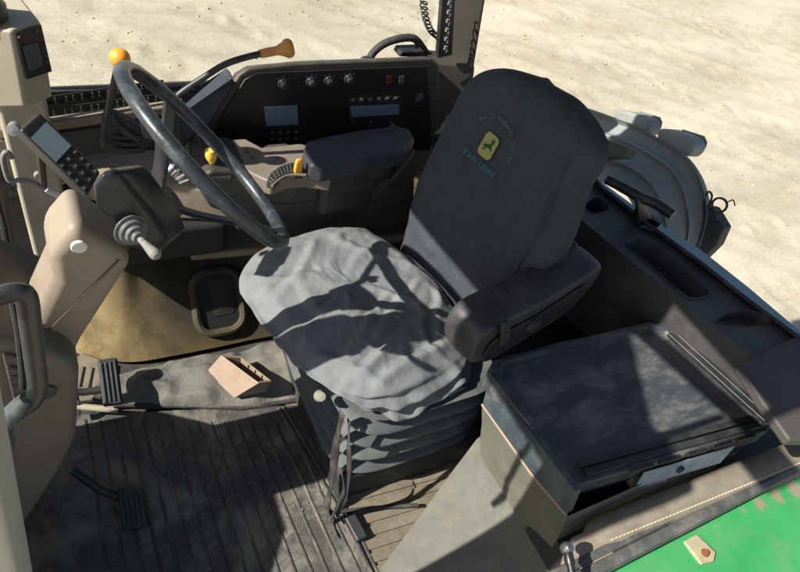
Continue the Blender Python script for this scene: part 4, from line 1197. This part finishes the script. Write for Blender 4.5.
# ================================================================== HANDLE LOOP ON TOP OF PANEL, PHONE SOCKET
hl = thing('side_grab_loop', 'black curved grab loop on top of the instrument panel', 'grab loop', at(400, 62, y=1.72))
s = MB(); s.tube(catmull([at(a, b, y=1.72) for a, b in ((369, 60), (374, 52), (384, 44), (398, 39), (412, 38), (419, 43), (426, 53), (434, 64))], 6), .0125, 12); obj('loop_bar', s, BLK2, hl)
s = MB(); s.ball(at(366, 59, y=1.71), .013, (1.4, 1, .7), 2); obj('loop_foot', s, BLK, hl)
s = MB(); s.tube(catmull([at(a, b, y=1.70) for a, b in ((412, 51), (415, 46), (419, 49), (424, 55))], 5), .0022, 6); obj('loose_wire', s, BLK, hl)
s = MB(); s.prism([at(399, 57, y=1.68), at(402, 52, y=1.68), at(424, 51, y=1.68), at(426, 58, y=1.68)], (0, .05, 0))
tag(obj('socket_box', s, BLK, bevel=.004), 'small black box under the curved grab loop', 'box')

cc_ = thing('coiled_cord', 'thin black coiled cord hanging by the right rear post', 'cord', at(436, 0, y=1.66))
path = catmull([at(a, b, y=1.64) for a, b in ((428, -40), (424, -10), (424, 8), (427, 22), (432, 32), (438, 37))], 30)
s = MB(); hx = []
for i, p in enumerate(path):
    a = i * .62; hx.append(p + V((math.cos(a), 0, 0)) * .012 + V((0, math.sin(a), 0)) * .010 + V((0, 0, .004 * math.sin(a))))
hx += [at(443, 34, y=1.62), at(440, 40, y=1.61), at(436, 39, y=1.61)]
s.tube(hx, .0026, 6); obj('cord_coil', s, BLK, cc_)

# ================================================================== RIGHT CONSOLE
rc = thing('control_console', 'brown right hand control console with worn beige top and ribbed thumbwheel', 'console', (.65, 1.42, .36))
s = MB(); yc = 1.35
fr2 = [(203, 176), (212, 171), (244, 172), (262, 181), (270, 186), (286, 178), (304, 176), (330, 186), (392, 180), (416, 150), (414, 232), (388, 234), (330, 234), (290, 230), (238, 232), (226, 214), (210, 208), (203, 197)]
s.prism([at(a, b, y=yc) for a, b in fr2], (0, .17, .0)); con = obj('console_body', s, CONS, rc, bevel=.010)
s = MB(); tp = [(212, 170), (222, 140), (245, 138), (262, 147), (300, 143), (330, 150), (332, 178), (304, 174), (288, 176), (272, 182), (262, 178), (245, 170)]
z_c = .655
s.prism([at(a, b, z=z_c) for a, b in tp], (0, 0, -.05)); ct = obj('console_top', s, CONSTOP, rc, bevel=.007)
for a, b in ((238, 156), (252, 158), (247, 152), (278, 158)):
    s = MB(); s.lathe([(0, 0), (.006, 0), (.005, .002), (0, .002)], at(a, b, z=z_c + .0005), (0, 0, 1), 10); obj('top_button', s, BROWN, ct)
s = MB(); hbpx = [(201, 176), (207, 169), (224, 165), (234, 168), (232, 178)]
s.prism([at(a, b, z=z_c + .004) for a, b in hbpx], (0, 0, -.02)); obj('lever_slot', s, BLK, ct, bevel=.004)
# yellow lever
s = MB(); a_ = at(213, 169, z=z_c); b_ = a_ + V((-.008, 0, .058)); s.lathe([(0, 0), (.006, 0), (.007, .02), (.014, .036), (.0165, .05), (.013, .062), (0, .068)], a_, (b_ - a_), 16); obj('hitch_lever', s, YELLOW, rc)
# orange lever in the thumbwheel
s = MB(); a_ = at(297, 175, z=z_c - .005); s.loft([[a_ + V((dx * k, dy * k, z_)) for dx, dy in ((-.011, -.008), (.011, -.008), (.011, .008), (-.011, .008))] for z_, k in ((0, .9), (.02, 1.0), (.042, .9), (.055, .55))]); obj('depth_lever', s, ORANGE, rc, bevel=.004)
# ribbed thumbwheel crescent let into the front edge of the top
s = MB(); tw = [(267, 181), (271, 173), (279, 167), (289, 163), (299, 162), (305, 167), (303, 173), (291, 173), (281, 176), (273, 184)]
s.prism([at(a, b, z=z_c + .007) for a, b in tw], (0, 0, -.02)); tw_ = obj('thumbwheel', s, BLK, rc)
s = MB()
for k in range(11):
    t = k / 10; pa = catmull([V((268, 180, 0)), V((278, 168, 0)), V((289, 164, 0)), V((302, 164, 0))], 10); pb = catmull([V((273, 183, 0)), V((281, 176, 0)), V((291, 173, 0)), V((302, 173, 0))], 10)
    a_, b_ = pa[int(t * 30)], pb[int(t * 30)]; s.tube([at(a_.x, a_.y, z=z_c + .008), at(b_.x, b_.y, z=z_c + .008)], .0022, 5)
obj('wheel_teeth', s, BLK2, tw_)
s = MB(); s.tube(catmull([at(a, b, z=z_c + .004) for a, b in ((272, 186), (282, 178), (292, 175), (306, 175))], 5), .004, 6)
obj('wheel_arc', s, CONSTOP, rc)
s = MB(); arc_ = catmull([at(a, b, y=yc - .001) for a, b in ((276, 182), (262, 200), (290, 204), (318, 199), (330, 186))], 6)
s.tube(arc_[8:], .002, 6); obj('guard_line', s, BROWN, rc)

pd = thing('armrest_pad', 'blue grey padded armrest on top of the right hand console', 'armrest', at(360, 160, z=.62))
s = MB(); zt = .70
pp_ = [(306, 141), (330, 135), (365, 129), (398, 125), (410, 128), (415, 137), (412, 147), (400, 152), (360, 160), (322, 167), (311, 164), (303, 152)]
topr = [at(a, b, z=zt) for a, b in pp_]; c_ = sum(topr, V()) / len(topr)
s.loft([[p + V((0, 0, -.055)) for p in topr], [p + V((0, 0, -.008)) for p in topr], [lerp(p, c_, .05) for p in topr], [lerp(p, c_, .4) + V((0, 0, .006)) for p in topr]]); obj('pad_cushion', s, PAD, pd, bevel=.006, seg=3)
s = MB(); s.loft([[lerp(p, c_, .30) + V((0, 0, -.20)) for p in topr], [lerp(p, c_, .26) + V((0, 0, -.056)) for p in topr]]); obj('pad_support', s, CONS, pd)

# ================================================================== REAR LATCH HANDLE
rl = thing('window_latch', 'black T shaped latch handle on the rear window edge', 'latch', at(640, 222, z=.67))
s = MB(); zl = .77
s.tube(catmull([at(a, b, z=zl) for a, b in ((606, 179), (622, 187), (640, 197), (655, 203), (673, 215))], 5), [.015] * 5 + [.016] * 16, 12); obj('latch_grip', s, BLK, rl)
s = MB(); s.loft([[at(a, b, z=zz) for a, b in q] for zz, q in ((.665, ((632, 220), (648, 214), (652, 221), (637, 226))), (.72, ((635, 206), (645, 202), (648, 208), (638, 212))), (.775, ((634, 193), (646, 191), (648, 199), (636, 201))))]); obj('latch_stem', s, BLK, rl, bevel=.004)
s = MB(); s.prism([at(640, 226, z=.672), at(652, 214, z=.672), at(664, 222, z=.672), at(655, 231, z=.672)], (0, 0, -.006)); obj('latch_plate', s, SHELF, rl, bevel=.003)

# ================================================================== OUTSIDE REAR GUARD WITH LAMPS
rg = thing('rear_guard', 'dusty grey ribbed rear guard outside the rear window', 'guard', at(690, 250, x=2.0))
outl = [(548, 98), (582, 107), (614, 118), (640, 128), (668, 144), (690, 159), (703, 178), (710, 205), (709, 225), (700, 255), (690, 285)]
inl = [(540, 210), (575, 196), (598, 188), (610, 185), (622, 190), (632, 200), (640, 215), (645, 232), (650, 250), (655, 270), (660, 290)]
oc = catmull([V((a, b, 0)) for a, b in outl], 5); ic = catmull([V((a, b, 0)) for a, b in inl], 5)
s = MB(); rows = []
NK = 44
for k in range(NK + 1):
    t = k / NK
    rib = .030 * max(0, math.sin((t ** .8) * 3.1 * 2 * math.pi + .8)) ** 2.5
    xx = 2.12 - .30 * t ** 1.2 + .05 * (1 - math.exp(-t * 9)) * 0
    row = []
    for a, b in zip(ic, oc):
        q = lerp(b, a, t); p = at(q.x, q.y, x=xx)
        row.append(p + V((-rib, 0, rib * .5)))
    rows.append(row)
rows.insert(0, [p + V((.05, .01, -.03)) for p in rows[0]])
s.grid(rows); obj('guard_shell', s, RGREY, rg)
s = MB(); s.prism([at(a, b, x=2.10) for a, b in ((696, 205), (712, 208), (724, 228), (716, 246), (700, 262), (690, 240))], (.05, 0, 0)); obj('mount_block', s, mat('dark_mount', (.06, .065, .065), .7, dirt=DUST, damt=.4), rg, bevel=.008)
s = MB(); s.tube([at(719.5 + 7.5 * math.cos(a), 205 + 7 * math.sin(a), x=2.1) for a in [2 * math.pi * i / 24 for i in range(24)]], .0045, 6, closed=True)
s.tube(catmull([at(a, b, x=2.1) for a, b in ((705, 222), (704, 205), (708, 192), (712, 196), (709, 208), (716, 214))], 5), .004, 6)
s.tube(catmull([at(a, b, x=2.1) for a, b in ((726, 203), (733, 200), (735, 206))], 5), .0025, 6)
obj('wire_loop', s, BLK, rg)
s = MB(); s.prism([at(590, 160, x=1.80), at(604, 138, x=1.80), at(630, 148, x=1.80), at(622, 156, x=1.80), at(606, 157, x=1.80)], (.06, 0, -.02)); obj('green_strip', s, mat('faded_green', (.12, .15, .105), .6), rg, bevel=.004)

for (q, lab) in (([(613, 113), (620, 109), (646, 117), (649, 124), (647, 133), (640, 137), (616, 124)], 'grey work lamp shell on the rear guard nearer to the seat'),
                 ([(655, 132), (662, 127), (690, 136), (694, 145), (692, 152), (684, 158), (660, 148)], 'grey work lamp shell on the rear guard farther from the seat')):
    t = thing('work_lamp', lab, 'lamp', at(*q[5], x=2.12), 'work lamps on the rear guard')
    P = [at(a, b, x=2.12) for a, b in q]; c_ = sum(P, V()) / len(P)
    s = MB(); s.prism(chaikin(P, .25, 3), (.085, 0, -.01))
    obj('lamp_shell', s, LAMPG, t, bevel=.012, seg=3)
    s = MB(); s.prism([lerp(p, c_, .25) + V((.101, 0, 0)) for p in P], (.004, 0, 0)); obj('lamp_lens', s, LGREY, t)
    s = MB(); s.tube([c_ + V((.03, 0, -.0)), c_ + V((.03, 0, -.10))], .012, 8); obj('lamp_stem', s, BLK, t)
